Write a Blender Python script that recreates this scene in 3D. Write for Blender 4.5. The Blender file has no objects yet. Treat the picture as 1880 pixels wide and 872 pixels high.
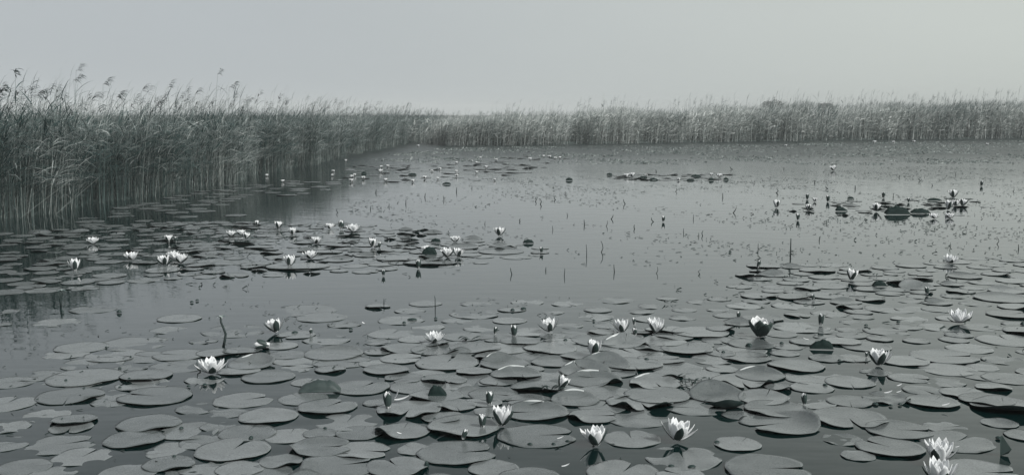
import bpy, math, random
import numpy as np
from mathutils import Vector, Matrix, Euler
R = math.radians
sc = bpy.context.scene
COL = sc.collection

# ------------------------------------------------------------------ camera
F = 1950.0; CX = 940.0; CY = 436.0; CAMH = 1.3
PITCH = math.atan(228.0 / F)
cam_d = bpy.data.cameras.new('camera'); cam = bpy.data.objects.new('camera', cam_d); COL.objects.link(cam)
cam.location = (0, 0, CAMH); cam.rotation_euler = (math.pi/2 - PITCH, 0, 0)
cam_d.sensor_width = 36; cam_d.lens = 36 * F / 1880.0; cam_d.clip_start = 0.1; cam_d.clip_end = 3000
sc.camera = cam
CM = Matrix.Translation(cam.location) @ Euler(cam.rotation_euler).to_matrix().to_4x4()
FWD = CM.to_3x3() @ Vector((0, 0, -1))
CMI = CM.inverted()
def ground(px, py, z=0.0):
    d = CM.to_3x3() @ Vector(((px - CX) / F, (CY - py) / F, -1))
    t = (z - CAMH) / d.z
    return Vector((0, 0, CAMH)) + d * t
def mpp(p):                       # metres per photo pixel at a point
    return (Vector(p) - Vector((0, 0, CAMH))).dot(FWD) / F
def proj(p):
    q = CMI @ Vector(p)
    return (CX + F * q.x / -q.z, CY - F * q.y / -q.z)

# ------------------------------------------------------------------ world, sun, exposure
SUN_EL, SUN_AZ = 44.0, 128.0       # azimuth clockwise from the viewing direction
w = bpy.data.worlds.new('World'); sc.world = w; w.use_nodes = True
nt = w.node_tree; nt.nodes.clear(); N = nt.nodes; L = nt.links
out = N.new('ShaderNodeOutputWorld'); bg = N.new('ShaderNodeBackground'); bg.inputs['Strength'].default_value = 0.1
sky = N.new('ShaderNodeTexSky'); sky.sky_type = 'NISHITA'; sky.sun_disc = False
sky.sun_elevation = R(SUN_EL); sky.sun_rotation = R(SUN_AZ); sky.dust_density = 4.0; sky.air_density = 1.0; sky.ozone_density = 1.0
bw = N.new('ShaderNodeRGBToBW'); L.new(sky.outputs[0], bw.inputs[0])
# hazy overcast: a veil of even grey over the clear sky, its tone a little warmer on the sun's side
tc = N.new('ShaderNodeTexCoord'); sep = N.new('ShaderNodeSeparateXYZ'); L.new(tc.outputs['Generated'], sep.inputs[0])
mr = N.new('ShaderNodeMapRange'); mr.inputs['From Min'].default_value = -0.35; mr.inputs['From Max'].default_value = 0.62
mr.interpolation_type = 'SMOOTHSTEP'; L.new(sep.outputs['X'], mr.inputs['Value'])
veil = N.new('ShaderNodeMix'); veil.data_type = 'RGBA'
veil.inputs['A'].default_value = (4.3, 4.68, 4.9, 1); veil.inputs['B'].default_value = (5.75, 6.15, 5.8, 1)
L.new(mr.outputs[0], veil.inputs['Factor'])
nz = N.new('ShaderNodeTexNoise'); nz.inputs['Scale'].default_value = 1.6; nz.inputs['Detail'].default_value = 3
mp = N.new('ShaderNodeMapping'); mp.inputs['Scale'].default_value = (1, 1, 3); L.new(tc.outputs['Generated'], mp.inputs[0]); L.new(mp.outputs[0], nz.inputs['Vector'])
nm = N.new('ShaderNodeMapRange'); nm.inputs['To Min'].default_value = 0.92; nm.inputs['To Max'].default_value = 1.08; L.new(nz.outputs[0], nm.inputs['Value'])
# the veil is brightest low down, where the eye looks through most haze
el = N.new('ShaderNodeMapRange'); el.interpolation_type = 'SMOOTHSTEP'; el.inputs['From Min'].default_value = 0.18; el.inputs['From Max'].default_value = 0.40
el.inputs['To Min'].default_value = 1.0; el.inputs['To Max'].default_value = 0.48; L.new(sep.outputs['Z'], el.inputs['Value'])
em = N.new('ShaderNodeMath'); em.operation = 'MULTIPLY'; L.new(el.outputs[0], em.inputs[0]); L.new(nm.outputs[0], em.inputs[1])
vm = N.new('ShaderNodeVectorMath'); vm.operation = 'SCALE'; L.new(veil.outputs['Result'], vm.inputs[0]); L.new(em.outputs[0], vm.inputs['Scale'])
mx = N.new('ShaderNodeMix'); mx.data_type = 'RGBA'; mx.inputs['Factor'].default_value = 0.10
L.new(vm.outputs[0], mx.inputs['A']); L.new(bw.outputs[0], mx.inputs['B'])
L.new(mx.outputs['Result'], bg.inputs['Color']); L.new(bg.outputs[0], out.inputs[0])

sd = bpy.data.lights.new('sun', 'SUN'); sd.energy = 3.5; sd.angle = R(12); sd.color = (1, 0.99, 0.96)
so = bpy.data.objects.new('sun', sd); COL.objects.link(so)
sdir = Vector((math.sin(R(SUN_AZ)) * math.cos(R(SUN_EL)), math.cos(R(SUN_AZ)) * math.cos(R(SUN_EL)), math.sin(R(SUN_EL))))
so.rotation_euler = sdir.to_track_quat('Z', 'Y').to_euler(); so.location = (20, 30, 30)
sc.view_settings.view_transform = 'Standard'; sc.view_settings.look = 'None'
sc.view_settings.exposure = 0.13; sc.view_settings.gamma = 1.0

# ------------------------------------------------------------------ materials
def newmat(name):
    m = bpy.data.materials.new(name); m.use_nodes = True; return m, m.node_tree.nodes, m.node_tree.links, m.node_tree.nodes['Principled BSDF']
def ramp(nd, stops):
    e = nd.color_ramp.elements
    while len(e) < len(stops): e.new(0.5)
    for i, (p, c) in enumerate(stops): e[i].position = p; e[i].color = (*c, 1)
def mat_water():
    m, n, l, b = newmat('pond_water')
    tc = n.new('ShaderNodeTexCoord')
    big = n.new('ShaderNodeTexNoise'); big.inputs['Scale'].default_value = 0.35; big.inputs['Detail'].default_value = 5
    l.new(tc.outputs['Object'], big.inputs['Vector'])
    cr = n.new('ShaderNodeValToRGB'); ramp(cr, [(0.3, (0.000, 0.008, 0.008)), (0.7, (0.004, 0.014, 0.014))])
    l.new(big.outputs[0], cr.inputs[0]); l.new(cr.outputs[0], b.inputs['Base Color'])
    b.inputs['IOR'].default_value = 1.75
    n1 = n.new('ShaderNodeTexNoise'); n1.inputs['Scale'].default_value = 5.0; n1.inputs['Detail'].default_value = 2
    mp = n.new('ShaderNodeMapping'); mp.inputs['Scale'].default_value = (0.55, 1.3, 1); l.new(tc.outputs['Object'], mp.inputs[0]); l.new(mp.outputs[0], n1.inputs['Vector'])
    n2 = n.new('ShaderNodeTexNoise'); n2.inputs['Scale'].default_value = 0.6; n2.inputs['Detail'].default_value = 2; l.new(mp.outputs[0], n2.inputs['Vector'])
    # far water is ruffled by the wind, the near water by the bank lies still
    sp = n.new('ShaderNodeSeparateXYZ'); l.new(tc.outputs['Object'], sp.inputs[0])
    far = n.new('ShaderNodeMapRange'); far.inputs['From Min'].default_value = 10; far.inputs['From Max'].default_value = 45
    far.inputs['To Min'].default_value = 0.0015; far.inputs['To Max'].default_value = 0.012; l.new(sp.outputs['Y'], far.inputs['Value'])
    ro = n.new('ShaderNodeMapRange'); ro.inputs['From Min'].default_value = 21; ro.inputs['From Max'].default_value = 34
    ro.inputs['To Min'].default_value = 0.03; ro.inputs['To Max'].default_value = 0.36; l.new(sp.outputs['Y'], ro.inputs['Value']); l.new(ro.outputs[0], b.inputs['Roughness'])
    mul = n.new('ShaderNodeMath'); mul.operation = 'MULTIPLY'; l.new(n1.outputs[0], mul.inputs[0]); l.new(far.outputs[0], mul.inputs[1])
    ad = n.new('ShaderNodeMath'); ad.operation = 'MULTIPLY_ADD'; l.new(n2.outputs[0], ad.inputs[0]); ad.inputs[1].default_value = 0.002; l.new(mul.outputs[0], ad.inputs[2])
    bp = n.new('ShaderNodeBump'); bp.inputs['Strength'].default_value = 1.0; bp.inputs['Distance'].default_value = 1.0
    l.new(ad.outputs[0], bp.inputs['Height']); l.new(bp.outputs[0], b.inputs['Normal'])
    return m
def mat_pad(name, lo, hi, rough, spec):
    m, n, l, b = newmat(name)
    tc = n.new('ShaderNodeTexCoord'); oi = n.new('ShaderNodeObjectInfo')
    ns = n.new('ShaderNodeTexNoise'); ns.inputs['Scale'].default_value = 14; ns.inputs['Detail'].default_value = 6; ns.inputs['Roughness'].default_value = 0.65
    add = n.new('ShaderNodeVectorMath'); add.operation = 'ADD'; l.new(tc.outputs['Object'], add.inputs[0])
    sc_ = n.new('ShaderNodeVectorMath'); sc_.operation = 'SCALE'; sc_.inputs['Scale'].default_value = 30; l.new(oi.outputs['Location'], sc_.inputs[0]); l.new(sc_.outputs[0], add.inputs[1])
    l.new(add.outputs[0], ns.inputs['Vector'])
    mixf = n.new('ShaderNodeMath'); mixf.operation = 'MULTIPLY_ADD'; l.new(oi.outputs['Random'], mixf.inputs[0]); mixf.inputs[1].default_value = 0.5
    s2 = n.new('ShaderNodeMath'); s2.operation = 'MULTIPLY'; s2.inputs[1].default_value = 0.6; l.new(ns.outputs[0], s2.inputs[0]); l.new(s2.outputs[0], mixf.inputs[2])
    cr = n.new('ShaderNodeValToRGB'); ramp(cr, [(0.22, tuple(c * .8 for c in lo)), (0.78, tuple(c * 1.12 for c in hi))]); l.new(mixf.outputs[0], cr.inputs[0])
    # radial veins in the leaf's own axes
    sp = n.new('ShaderNodeSeparateXYZ'); l.new(tc.outputs['Object'], sp.inputs[0])
    at = n.new('ShaderNodeMath'); at.operation = 'ARCTAN2'; l.new(sp.outputs['Y'], at.inputs[0]); l.new(sp.outputs['X'], at.inputs[1])
    fr = n.new('ShaderNodeMath'); fr.operation = 'MULTIPLY'; fr.inputs[1].default_value = 14; l.new(at.outputs[0], fr.inputs[0])
    si = n.new('ShaderNodeMath'); si.operation = 'SINE'; l.new(fr.outputs[0], si.inputs[0])
    pw = n.new('ShaderNodeMath'); pw.operation = 'POWER'; ab = n.new('ShaderNodeMath'); ab.operation = 'ABSOLUTE'; l.new(si.outputs[0], ab.inputs[0]); l.new(ab.outputs[0], pw.inputs[0]); pw.inputs[1].default_value = 12
    # specks of dirt and insect holes
    vo = n.new('ShaderNodeTexVoronoi'); vo.inputs['Scale'].default_value = 32; l.new(add.outputs[0], vo.inputs['Vector'])
    th = n.new('ShaderNodeMapRange'); th.inputs['From Min'].default_value = 0.05; th.inputs['From Max'].default_value = 0.13; l.new(vo.outputs['Distance'], th.inputs['Value'])
    dk = n.new('ShaderNodeMapRange'); dk.inputs['To Min'].default_value = 0.55; dk.inputs['To Max'].default_value = 1; l.new(th.outputs[0], dk.inputs['Value'])
    fg = n.new('ShaderNodeTexNoise'); fg.inputs['Scale'].default_value = 190; fg.inputs['Detail'].default_value = 2; l.new(add.outputs[0], fg.inputs['Vector'])
    fm = n.new('ShaderNodeMapRange'); fm.inputs['From Min'].default_value = 0.3; fm.inputs['From Max'].default_value = 0.7; fm.inputs['To Min'].default_value = 0.78; fm.inputs['To Max'].default_value = 1.22; l.new(fg.outputs[0], fm.inputs['Value'])
    vv = n.new('ShaderNodeMath'); vv.operation = 'MULTIPLY_ADD'; l.new(pw.outputs[0], vv.inputs[0]); vv.inputs[1].default_value = -0.06; l.new(dk.outputs[0], vv.inputs[2])
    ml = n.new('ShaderNodeVectorMath'); ml.operation = 'SCALE'; l.new(cr.outputs[0], ml.inputs[0]); vf = n.new('ShaderNodeMath'); vf.operation = 'MULTIPLY'; l.new(vv.outputs[0], vf.inputs[0]); l.new(fm.outputs[0], vf.inputs[1]); l.new(vf.outputs[0], ml.inputs['Scale'])
    l.new(ml.outputs[0], b.inputs['Base Color'])
    rr = n.new('ShaderNodeMapRange'); rr.inputs['To Min'].default_value = rough - 0.07; rr.inputs['To Max'].default_value = rough + 0.12; l.new(ns.outputs[0], rr.inputs['Value'])
    l.new(rr.outputs[0], b.inputs['Roughness']); b.inputs['Specular IOR Level'].default_value = spec
    hs = n.new('ShaderNodeMath'); hs.operation = 'MULTIPLY_ADD'; l.new(pw.outputs[0], hs.inputs[0]); hs.inputs[1].default_value = -0.15; l.new(ns.outputs[0], hs.inputs[2])
    bp = n.new('ShaderNodeBump'); bp.inputs['Strength'].default_value = 0.22; bp.inputs['Distance'].default_value = 0.003
    l.new(hs.outputs[0], bp.inputs['Height']); l.new(bp.outputs[0], b.inputs['Normal'])
    return m
def mat_thin(name, lo, hi, trans, rough=0.6, scale=8.0, island=True, mid=None):
    """thin plant tissue: colour varies leaf by leaf, some light passes through"""
    m, n, l, b = newmat(name)
    tc = n.new('ShaderNodeTexCoord'); ge = n.new('ShaderNodeNewGeometry')
    ns = n.new('ShaderNodeTexNoise'); ns.inputs['Scale'].default_value = scale; ns.inputs['Detail'].default_value = 3; l.new(tc.outputs['Object'], ns.inputs['Vector'])
    a = n.new('ShaderNodeMath'); a.operation = 'MULTIPLY_ADD'; a.inputs[1].default_value = 0.6 if island else 0.0
    l.new(ge.outputs['Random Per Island'], a.inputs[0])
    s = n.new('ShaderNodeMath'); s.operation = 'MULTIPLY_ADD'; s.inputs[1].default_value = 1.0; s.inputs[2].default_value = -0.3 if island else 0.0; l.new(ns.outputs[0], s.inputs[0]); l.new(s.outputs[0], a.inputs[2])
    cr = n.new('ShaderNodeValToRGB'); ramp(cr, [(0.25, lo), (0.8, hi)] if mid is None else [(0.18, lo), (0.52, mid), (0.78, hi)]); l.new(a.outputs[0], cr.inputs[0])
    l.new(cr.outputs[0], b.inputs['Base Color']); b.inputs['Roughness'].default_value = rough; b.inputs['Specular IOR Level'].default_value = 0.3
    if trans > 0:
        tr = n.new('ShaderNodeBsdfTranslucent'); l.new(cr.outputs[0], tr.inputs['Color'])
        ms = n.new('ShaderNodeMixShader'); ms.inputs[0].default_value = trans
        l.new(b.outputs[0], ms.inputs[1]); l.new(tr.outputs[0], ms.inputs[2]); l.new(ms.outputs[0], n['Material Output'].inputs['Surface'])
    return m
M_WATER = mat_water()
M_PAD = mat_pad('pad_top', (0.102, 0.118, 0.120), (0.165, 0.180, 0.182), 0.18, 1.0)
M_UNDER = mat_thin('pad_underside', (0.010, 0.024, 0.023), (0.024, 0.042, 0.040), 0.0, 0.5, 20, False)
M_BLACK = mat_thin('dark_wet_leaf', (0.006, 0.015, 0.014), (0.014, 0.028, 0.026), 0.0, 0.75, 20, False); M_BLACK.node_tree.nodes['Principled BSDF'].inputs['Specular IOR Level'].default_value = 0.12
M_GLINT = mat_thin('rim_glint', (0.42, 0.45, 0.45), (0.62, 0.65, 0.65), 0.1, 0.3, 9, False)  # pale colour painting the highlight on curled pad rims
M_WEED = mat_thin('pale_weed', (0.01, 0.03, 0.028), (0.30, 0.33, 0.32), 0.0, 0.6, 3)
M_SHADE = mat_thin('worn_leaf', (0.028, 0.044, 0.043), (0.055, 0.072, 0.070), 0.0, 0.5, 30, False)
M_EDGE = mat_thin('pad_rim', (0.025, 0.042, 0.041), (0.06, 0.078, 0.076), 0.0, 0.5, 20, False)
M_PETAL = mat_thin('white_petal', (0.84, 0.86, 0.87), (0.92, 0.93, 0.94), 0.25, 0.55, 6, False)
M_SEPAL = mat_thin('sepal_outside', (0.018, 0.034, 0.032), (0.042, 0.062, 0.058), 0.0, 0.5, 12, False)
M_STAMEN = mat_thin('stamen', (0.30, 0.31, 0.28), (0.55, 0.55, 0.50), 0.1, 0.6, 60, False)
M_STEM = mat_thin('water_stem', (0.014, 0.026, 0.025), (0.035, 0.05, 0.048), 0.0, 0.6, 20, False)
M_DARK = mat_thin('decayed_leaf', (0.012, 0.022, 0.021), (0.035, 0.05, 0.047), 0.0, 0.7, 25, False)
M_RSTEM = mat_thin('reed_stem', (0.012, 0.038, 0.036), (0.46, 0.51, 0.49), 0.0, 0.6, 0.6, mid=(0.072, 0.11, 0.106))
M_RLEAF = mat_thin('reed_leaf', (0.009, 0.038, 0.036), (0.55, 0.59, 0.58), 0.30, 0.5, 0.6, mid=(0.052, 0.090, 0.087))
M_RLEAF2 = mat_thin('reed_leaf_far', (0.09, 0.13, 0.127), (0.84, 0.87, 0.85), 0.35, 0.5, 0.45, mid=(0.50, 0.53, 0.52))  # dry far reeds, with the haze of distance also put into the colour
M_RSTEM2 = mat_thin('reed_stem_far', (0.06, 0.09, 0.087), (0.60, 0.64, 0.62), 0.0, 0.6, 0.6, mid=(0.19, 0.225, 0.22))  # far stems likewise, part of their paleness is painted haze
M_PLUME = mat_thin('reed_plume', (0.02, 0.036, 0.034), (0.06, 0.08, 0.077), 0.2, 0.8, 5)
M_MUD = mat_thin('marsh_mud', (0.04, 0.05, 0.048), (0.11, 0.125, 0.12), 0.0, 1.0, 3, False); M_MUD.node_tree.nodes['Principled BSDF'].inputs['Specular IOR Level'].default_value = 0.0
M_CROWN = mat_thin('tree_leaf', (0.05, 0.068, 0.065), (0.11, 0.135, 0.13), 0.25, 0.6, 0.8)
M_BARK = mat_thin('bark', (0.04, 0.05, 0.048), (0.09, 0.10, 0.095), 0.0, 0.8, 4, False)

# ------------------------------------------------------------------ object helpers
def tag(o, label=None, cat=None, group=None, kind=None):
    if label: o['label'] = label
    if cat: o['category'] = cat
    if group: o['group'] = group
    if kind: o['kind'] = kind
    return o
def link(o, parent=None):
    COL.objects.link(o)
    if parent is not None: o.parent = parent
    return o
def empty(name, loc, rot=(0, 0, 0), scale=1.0):
    o = bpy.data.objects.new(name, None); o.location = loc; o.rotation_euler = rot; o.scale = (scale,) * 3
    o.empty_display_size = 0.05
    return link(o)
def mesh(name, V, Fc, mats, idx=None, smooth=True):
    m = bpy.data.meshes.new(name); m.from_pydata([tuple(v) for v in V], [], Fc)
    for x in mats: m.materials.append(x)
    if idx is not None: m.polygons.foreach_set('material_index', idx)
    if smooth: m.polygons.foreach_set('use_smooth', [True] * len(m.polygons))
    m.update(); return m
def obj(name, me, parent=None, loc=(0, 0, 0), rot=(0, 0, 0), scale=(1, 1, 1)):
    o = bpy.data.objects.new(name, me); o.location = loc; o.rotation_euler = rot; o.scale = scale
    return link(o, parent)
def quadmesh(name, V, Q, mats, idx):
    """big joined mesh from numpy arrays of quads"""
    m = bpy.data.meshes.new(name); nv, nf = len(V), len(Q)
    m.vertices.add(nv); m.vertices.foreach_set('co', V.astype(np.float32).ravel())
    m.loops.add(nf * 4); m.loops.foreach_set('vertex_index', Q.astype(np.int32).ravel())
    m.polygons.add(nf); m.polygons.foreach_set('loop_start', np.arange(0, nf * 4, 4, dtype=np.int32))
    for x in mats: m.materials.append(x)
    m.polygons.foreach_set('material_index', idx.astype(np.int32))
    m.update(calc_edges=True); m.validate(); return m
def tube(pts, rad, seg=6, cap=True):
    """tapered tube along points -> verts, faces"""
    V, Fc = [], []
    pts = [Vector(p) for p in pts]
    up = Vector((0.13, 0.97, 0.2)).normalized()
    for i, p in enumerate(pts):
        t = (pts[min(i+1, len(pts)-1)] - pts[max(i-1, 0)]).normalized()
        a = t.cross(up).normalized(); b = t.cross(a).normalized()
        r = rad[i] if hasattr(rad, '__len__') else rad
        for k in range(seg):
            an = 2 * math.pi * k / seg
            V.append(p + a * (r * math.cos(an)) + b * (r * math.sin(an)))
    for i in range(len(pts) - 1):
        for k in range(seg):
            k2 = (k + 1) % seg
            Fc.append((i*seg+k, i*seg+k2, (i+1)*seg+k2, (i+1)*seg+k))
    if cap:
        Fc.append(tuple(range(seg))[::-1]); Fc.append(tuple((len(pts)-1)*seg + k for k in range(seg)))
    return V, Fc
def merge(parts):
    V, Fc, I = [], [], []
    for v, f, i in parts:
        o = len(V); V += list(v); Fc += [tuple(a + o for a in q) for q in f]
        I += ([i] * len(f) if isinstance(i, int) else list(i))
    return V, Fc, I
def lerp(a, b, t): return a + (b - a) * t
def sstep(x): x = max(0.0, min(1.0, x)); return x * x * (3 - 2 * x)

# ------------------------------------------------------------------ setting: water, marsh ground
Vw = []; Fw = []
nx, ny = 24, 24
for j in range(ny + 1):
    for i in range(nx + 1):
        Vw.append((-400 + 800 * i / nx, -60 + 760 * j / ny, 0))
for j in range(ny):
    for i in range(nx):
        a = j * (nx + 1) + i; Fw.append((a, a + 1, a + nx + 2, a + nx + 1))
water = obj('water', mesh('water', Vw, Fw, [M_WATER])); tag(water, 'calm grey pond water mirroring the pale sky', kind='structure')

# bank lines read off the photo (where reeds meet water)
LB = [(-520, 470), (-250, 432), (0, 402), (60, 394), (110, 382), (180, 372), (250, 362), (330, 348), (380, 340), (420, 334), (470, 318), (520, 311),
      (560, 304), (600, 295), (650, 282), (700, 273), (750, 262), (785, 255), (800, 249), (812, 244)]
RB = [(818, 246), (806, 252), (812, 262), (822, 268), (900, 266.5), (1000, 265.5), (1100, 264.5), (1250, 262), (1400, 260), (1500, 258.5), (1650, 256.5), (1800, 255), (1900, 254), (2100, 252.5), (2400, 250)]
LBW = [ground(*p) for p in LB]; RBW = [ground(*p) for p in RB]
def poly_at(P, s):
    i = min(int(s), len(P) - 2); return P[i].lerp(P[i+1], s - i)
def resample(P, step):
    out = []
    for a, b in zip(P[:-1], P[1:]):
        n = max(1, int((b - a).length / step))
        for k in range(n): out.append(a.lerp(b, k / n))
    out.append(P[-1]); return out
def offset_dir(P, i, side):
    t = (P[min(i+1, len(P)-1)] - P[max(i-1, 0)]); t.z = 0; t.normalize()
    return Vector((-t.y, t.x, 0)) * side
def bank(name, P, side, label, far_pts, hgt=0.02):
    rnd = random.Random(5)
    pts = resample(P, 0.8); inner = []
    Vb, Fb = [], []
    for i, p in enumerate(pts):
        n = offset_dir(pts, i, side); j = rnd.uniform(-0.12, 0.12)
        Vb.append(p + n * (0.0 + j) + Vector((0, 0, -0.05))); Vb.append(p + n * (0.12 + j) + Vector((0, 0, hgt * (1 + rnd.random())))); Vb.append(p + n * (1.0 + j) + Vector((0, 0, 0.05)))
    for i in range(len(pts) - 1):
        for k in range(2):
            q = (3*i+k, 3*i+k+1, 3*i+k+4, 3*i+k+3)
            Fb.append(q if side < 0 else q[::-1])
    base = len(Vb); 
    for f in far_pts: Vb.append(Vector(f))
    Fb.append(tuple([3*i+2 for i in range(len(pts))] + [base + k for k in range(len(far_pts))]))
    o = obj(name, mesh(name, Vb, Fb, [M_MUD, M_DARK], [1] * (len(Fb) - 1) + [0], smooth=False)); tag(o, label, kind='structure'); return o
bank('ground', LBW, 1, 'dark muddy marsh ground under the left reeds', [(-3, 650, 0.05), (-390, 650, 0.05), (-390, LBW[0].y, 0.05)])
bank('ground', RBW, 1, 'dark muddy marsh ground under the far right reeds', [(390, RBW[-1].y, 0.05), (390, 650, 0.05), (-1, 650, 0.05)], 0.06)  # taller dark mud edge, also painting the dark reflection along the reed foot

# ------------------------------------------------------------------ reeds
def ribbon(p0, azim, elev, L_, W_, droop, seg, rnd, twist=0.0):
    """arched leaf blade -> verts, quads"""
    V, Q = [], []
    d = Vector((math.cos(azim) * math.cos(elev), math.sin(azim) * math.cos(elev), math.sin(elev)))
    p = Vector(p0); el = elev
    for i in range(seg + 1):
        t = i / seg
        wd = W_ * (0.45 + 0.9 * t if t < 0.3 else (1 - t) / 0.7 * 0.72 + 0.02) * 0.5
        sd_ = Vector((-math.sin(azim + twist * t), math.cos(azim + twist * t), 0.35 * math.sin(3 * t + twist)))
        sd_.normalize()
        V.append(p + sd_ * wd); V.append(p - sd_ * wd)
        el -= droop / seg * (0.4 + 1.2 * t)
        d = Vector((math.cos(azim) * math.cos(el), math.sin(azim) * math.cos(el), math.sin(el)))
        p = p + d * (L_ / seg)
    for i in range(seg): Q.append((2*i, 2*i+1, 2*i+3, 2*i+2))
    return V, Q
def stem_curve(lean, az, bend, n=4):
    pts = []
    for i in range(n + 1):
        t = i / n; r = lean * t + bend * t * t
        pts.append(Vector((r * math.cos(az), r * math.sin(az), t)))
    return pts
def curve_at(pts, t):
    s = t * (len(pts) - 1); i = min(int(s), len(pts) - 2); return pts[i].lerp(pts[i+1], s - i)
def plume_geo(p, d, size, rnd, strands=9):
    parts = []
    for k in range(strands):
        t = k / strands
        base = p + d * (size * 0.75 * t)
        az = rnd.gauss(0.0, 0.45); el = rnd.uniform(0.0, 0.95) * (1 - 0.3*t)
        v, q = ribbon(base, az, el, size * rnd.uniform(0.45, 0.75), size * 0.12, rnd.uniform(0.4, 1.3), 3, rnd)
        parts.append((v, q, 2))
    return parts
def reed_template(seed, kind, fat=1.0):
    """unit height reed: (verts, quads, mat idx); kind normal / plume / bare / short"""
    rnd = random.Random(seed); parts = []
    az = rnd.gauss(0.1, 0.5); lean = abs(rnd.gauss(0.05, 0.05)); bend = rnd.uniform(0.0, 0.14)
    if rnd.random() < 0.2: az += math.pi; lean *= .6; bend *= .3
    if kind == 'broken': lean = rnd.uniform(.3, 1.0); az = rnd.uniform(-2.2, 1.2)
    pts = stem_curve(lean, az, bend)
    r0 = 0.0026 * fat
    v, q = tube([p for p in pts], [r0, r0, r0 * .8, r0 * .6, r0 * .35], 3, False); parts.append((v, q, 0))
    nl = {'normal': 8, 'plume': 5, 'bare': 2, 'short': 6, 'broken': 1}[kind]
    for k in range(nl):
        lo_ = 0.1 if kind == 'short' else 0.24; t = lo_ + (.94 - lo_) * (k + rnd.random()) / nl
        a = rnd.gauss(0.0, 0.55)
        if rnd.random() < 0.13: a += math.pi
        v, q = ribbon(curve_at(pts, t), a, rnd.uniform(0.55, 1.25), rnd.uniform(0.17, 0.34), 0.015 * fat * rnd.uniform(.6, 1.4), rnd.uniform(0.4, 1.9), 4, rnd, rnd.uniform(-.8, .8))
        parts.append((v, q, 1))
    v, q = ribbon(pts[-1], 0.1, 1.35, 0.16, 0.009 * fat, 0.9, 3, rnd); parts.append((v, q, 1))
    if kind == 'plume':
        parts += plume_geo(pts[-1] - Vector((0, 0, 0.03)), Vector((0.35, 0, 0.9)), 0.13, rnd, 9)
    V, Q, I = merge(parts)
    return np.array([tuple(x) for x in V]), np.array(Q), np.array(I)
def scatter_reeds(name, spots, mats, label, fat, seed):
    """spots: list of (x,y,z,H,kind) -> one joined mesh"""
    rng = random.Random(seed)
    T = {k: [reed_template(seed * 100 + i + 31 * j, k, fat) for i in range(14)] for j, k in enumerate(('normal', 'plume', 'bare', 'short', 'broken'))}
    bucket = {}
    for s in spots: bucket.setdefault((s[4], rng.randrange(14)), []).append(s)
    VV, QQ, II = [], [], []; off = 0
    for (k, ti), ss in bucket.items():
        V, Q, I = T[k][ti]; n = len(ss)
        P = np.array([s[:3] for s in ss]); H = np.array([s[3] for s in ss])
        ang = np.array([rng.gauss(0, 0.35) for _ in ss]); c, s_ = np.cos(ang), np.sin(ang)
        x = V[None, :, 0] * c[:, None] - V[None, :, 1] * s_[:, None]; y = V[None, :, 0] * s_[:, None] + V[None, :, 1] * c[:, None]
        lat = np.minimum(H, 1.6)[:, None] ** 0.5 * 1.15
        W_ = np.stack([x * lat + P[:, 0:1], y * lat + P[:, 1:2], V[None, :, 2] * H[:, None] + P[:, 2:3]], 2)
        VV.append(W_.reshape(-1, 3))
        q = Q[None] + (np.arange(n) * len(V))[:, None, None] + off
        QQ.append(q.reshape(-1, 4)); II.append(np.tile(I, n)); off += n * len(V)
    me = quadmesh(name, np.concatenate(VV), np.concatenate(QQ), mats, np.concatenate(II))
    o = obj(name, me); tag(o, label, kind='stuff'); return o
def topH(px, py_top, base):               # height of a reed whose base stands at 'base' and whose tip is at py_top
    return max(0.5, CAMH + (208 - py_top) * mpp(base))
def interp(tab, x):
    if x <= tab[0][0]: return tab[0][1]
    for (a, b), (c, d) in zip(tab[:-1], tab[1:]):
        if x <= c: return lerp(b, d, (x - a) / (c - a))
    return tab[-1][1]
TOPL = [(-300, 158), (0, 172), (60, 186), (200, 202), (300, 205), (400, 205), (520, 207), (640, 213), (700, 211), (760, 213), (815, 216)]
TOPR = [(800, 222), (840, 217), (900, 215), (1000, 211), (1100, 205), (1200, 202), (1300, 200), (1400, 197), (1500, 194), (1650, 192), (1800, 190), (1900, 190), (2400, 186)]

rnd = random.Random(11)
def strip_spots(P, side, depth, density, tops, tall_p, rnd, d0=0.0, jit=0.06):
    out = []
    pts = resample(P, 0.25)
    for i in range(len(pts) - 1):
        a, b = pts[i], pts[i+1]; n = offset_dir(pts, i, side)
        px0 = proj(a)[0]
        if px0 < -330 or px0 > 2150: continue
        dist = a.length
        k = (b - a).length * depth * density(dist)
        k = int(k) + (rnd.random() < k - int(k))
        for _ in range(k):
            u = rnd.random() ** 1.5
            off = d0 + depth * u + 0.12 * math.sin(a.x * 3 + a.y * 1.7) + rnd.gauss(0, 0.05)
            p = a.lerp(b, rnd.random()) + n * off
            px = proj(p)[0]
            if px < -60 or px > 1950: 
                if rnd.random() < 0.5: continue
            H = topH(px, interp(tops, proj(a)[0]) - 2, a) * 0.90
            clump = 1 + 0.045 * math.sin(p.x * 1.3 + 2) + 0.04 * math.sin(p.x * 3.1 + p.y * 2.3) + 0.03 * math.sin(p.x * 0.47 + 1)
            if tops is TOPR and math.sin(p.x * 2.1 + 3 * math.sin(p.x * .6)) > .72 and rnd.random() < .55: continue
            H *= clump
            r = rnd.random(); kind = 'normal'
            if r < tall_p: kind = rnd.choice(('plume', 'bare', 'bare', 'bare')); H *= rnd.uniform(1.08, 1.42)
            elif r < tall_p + 0.10: kind = 'broken'; H *= rnd.uniform(0.2, 0.6)
            elif r < tall_p + 0.38: kind = 'short'; H *= rnd.uniform(0.22, 0.9)
            else: H *= rnd.uniform(0.92, 1.05)
            out.append((p.x, p.y, 0.0, H, kind))
    return out
LS = strip_spots(LBW, 1, 4.2, lambda d: 110 if d < 30 else 65, TOPL, 0.08, rnd, -0.15)
RS = strip_spots(RBW, 1, 5.0, lambda d: 58, TOPR, 0.05, rnd, -0.15)
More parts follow.
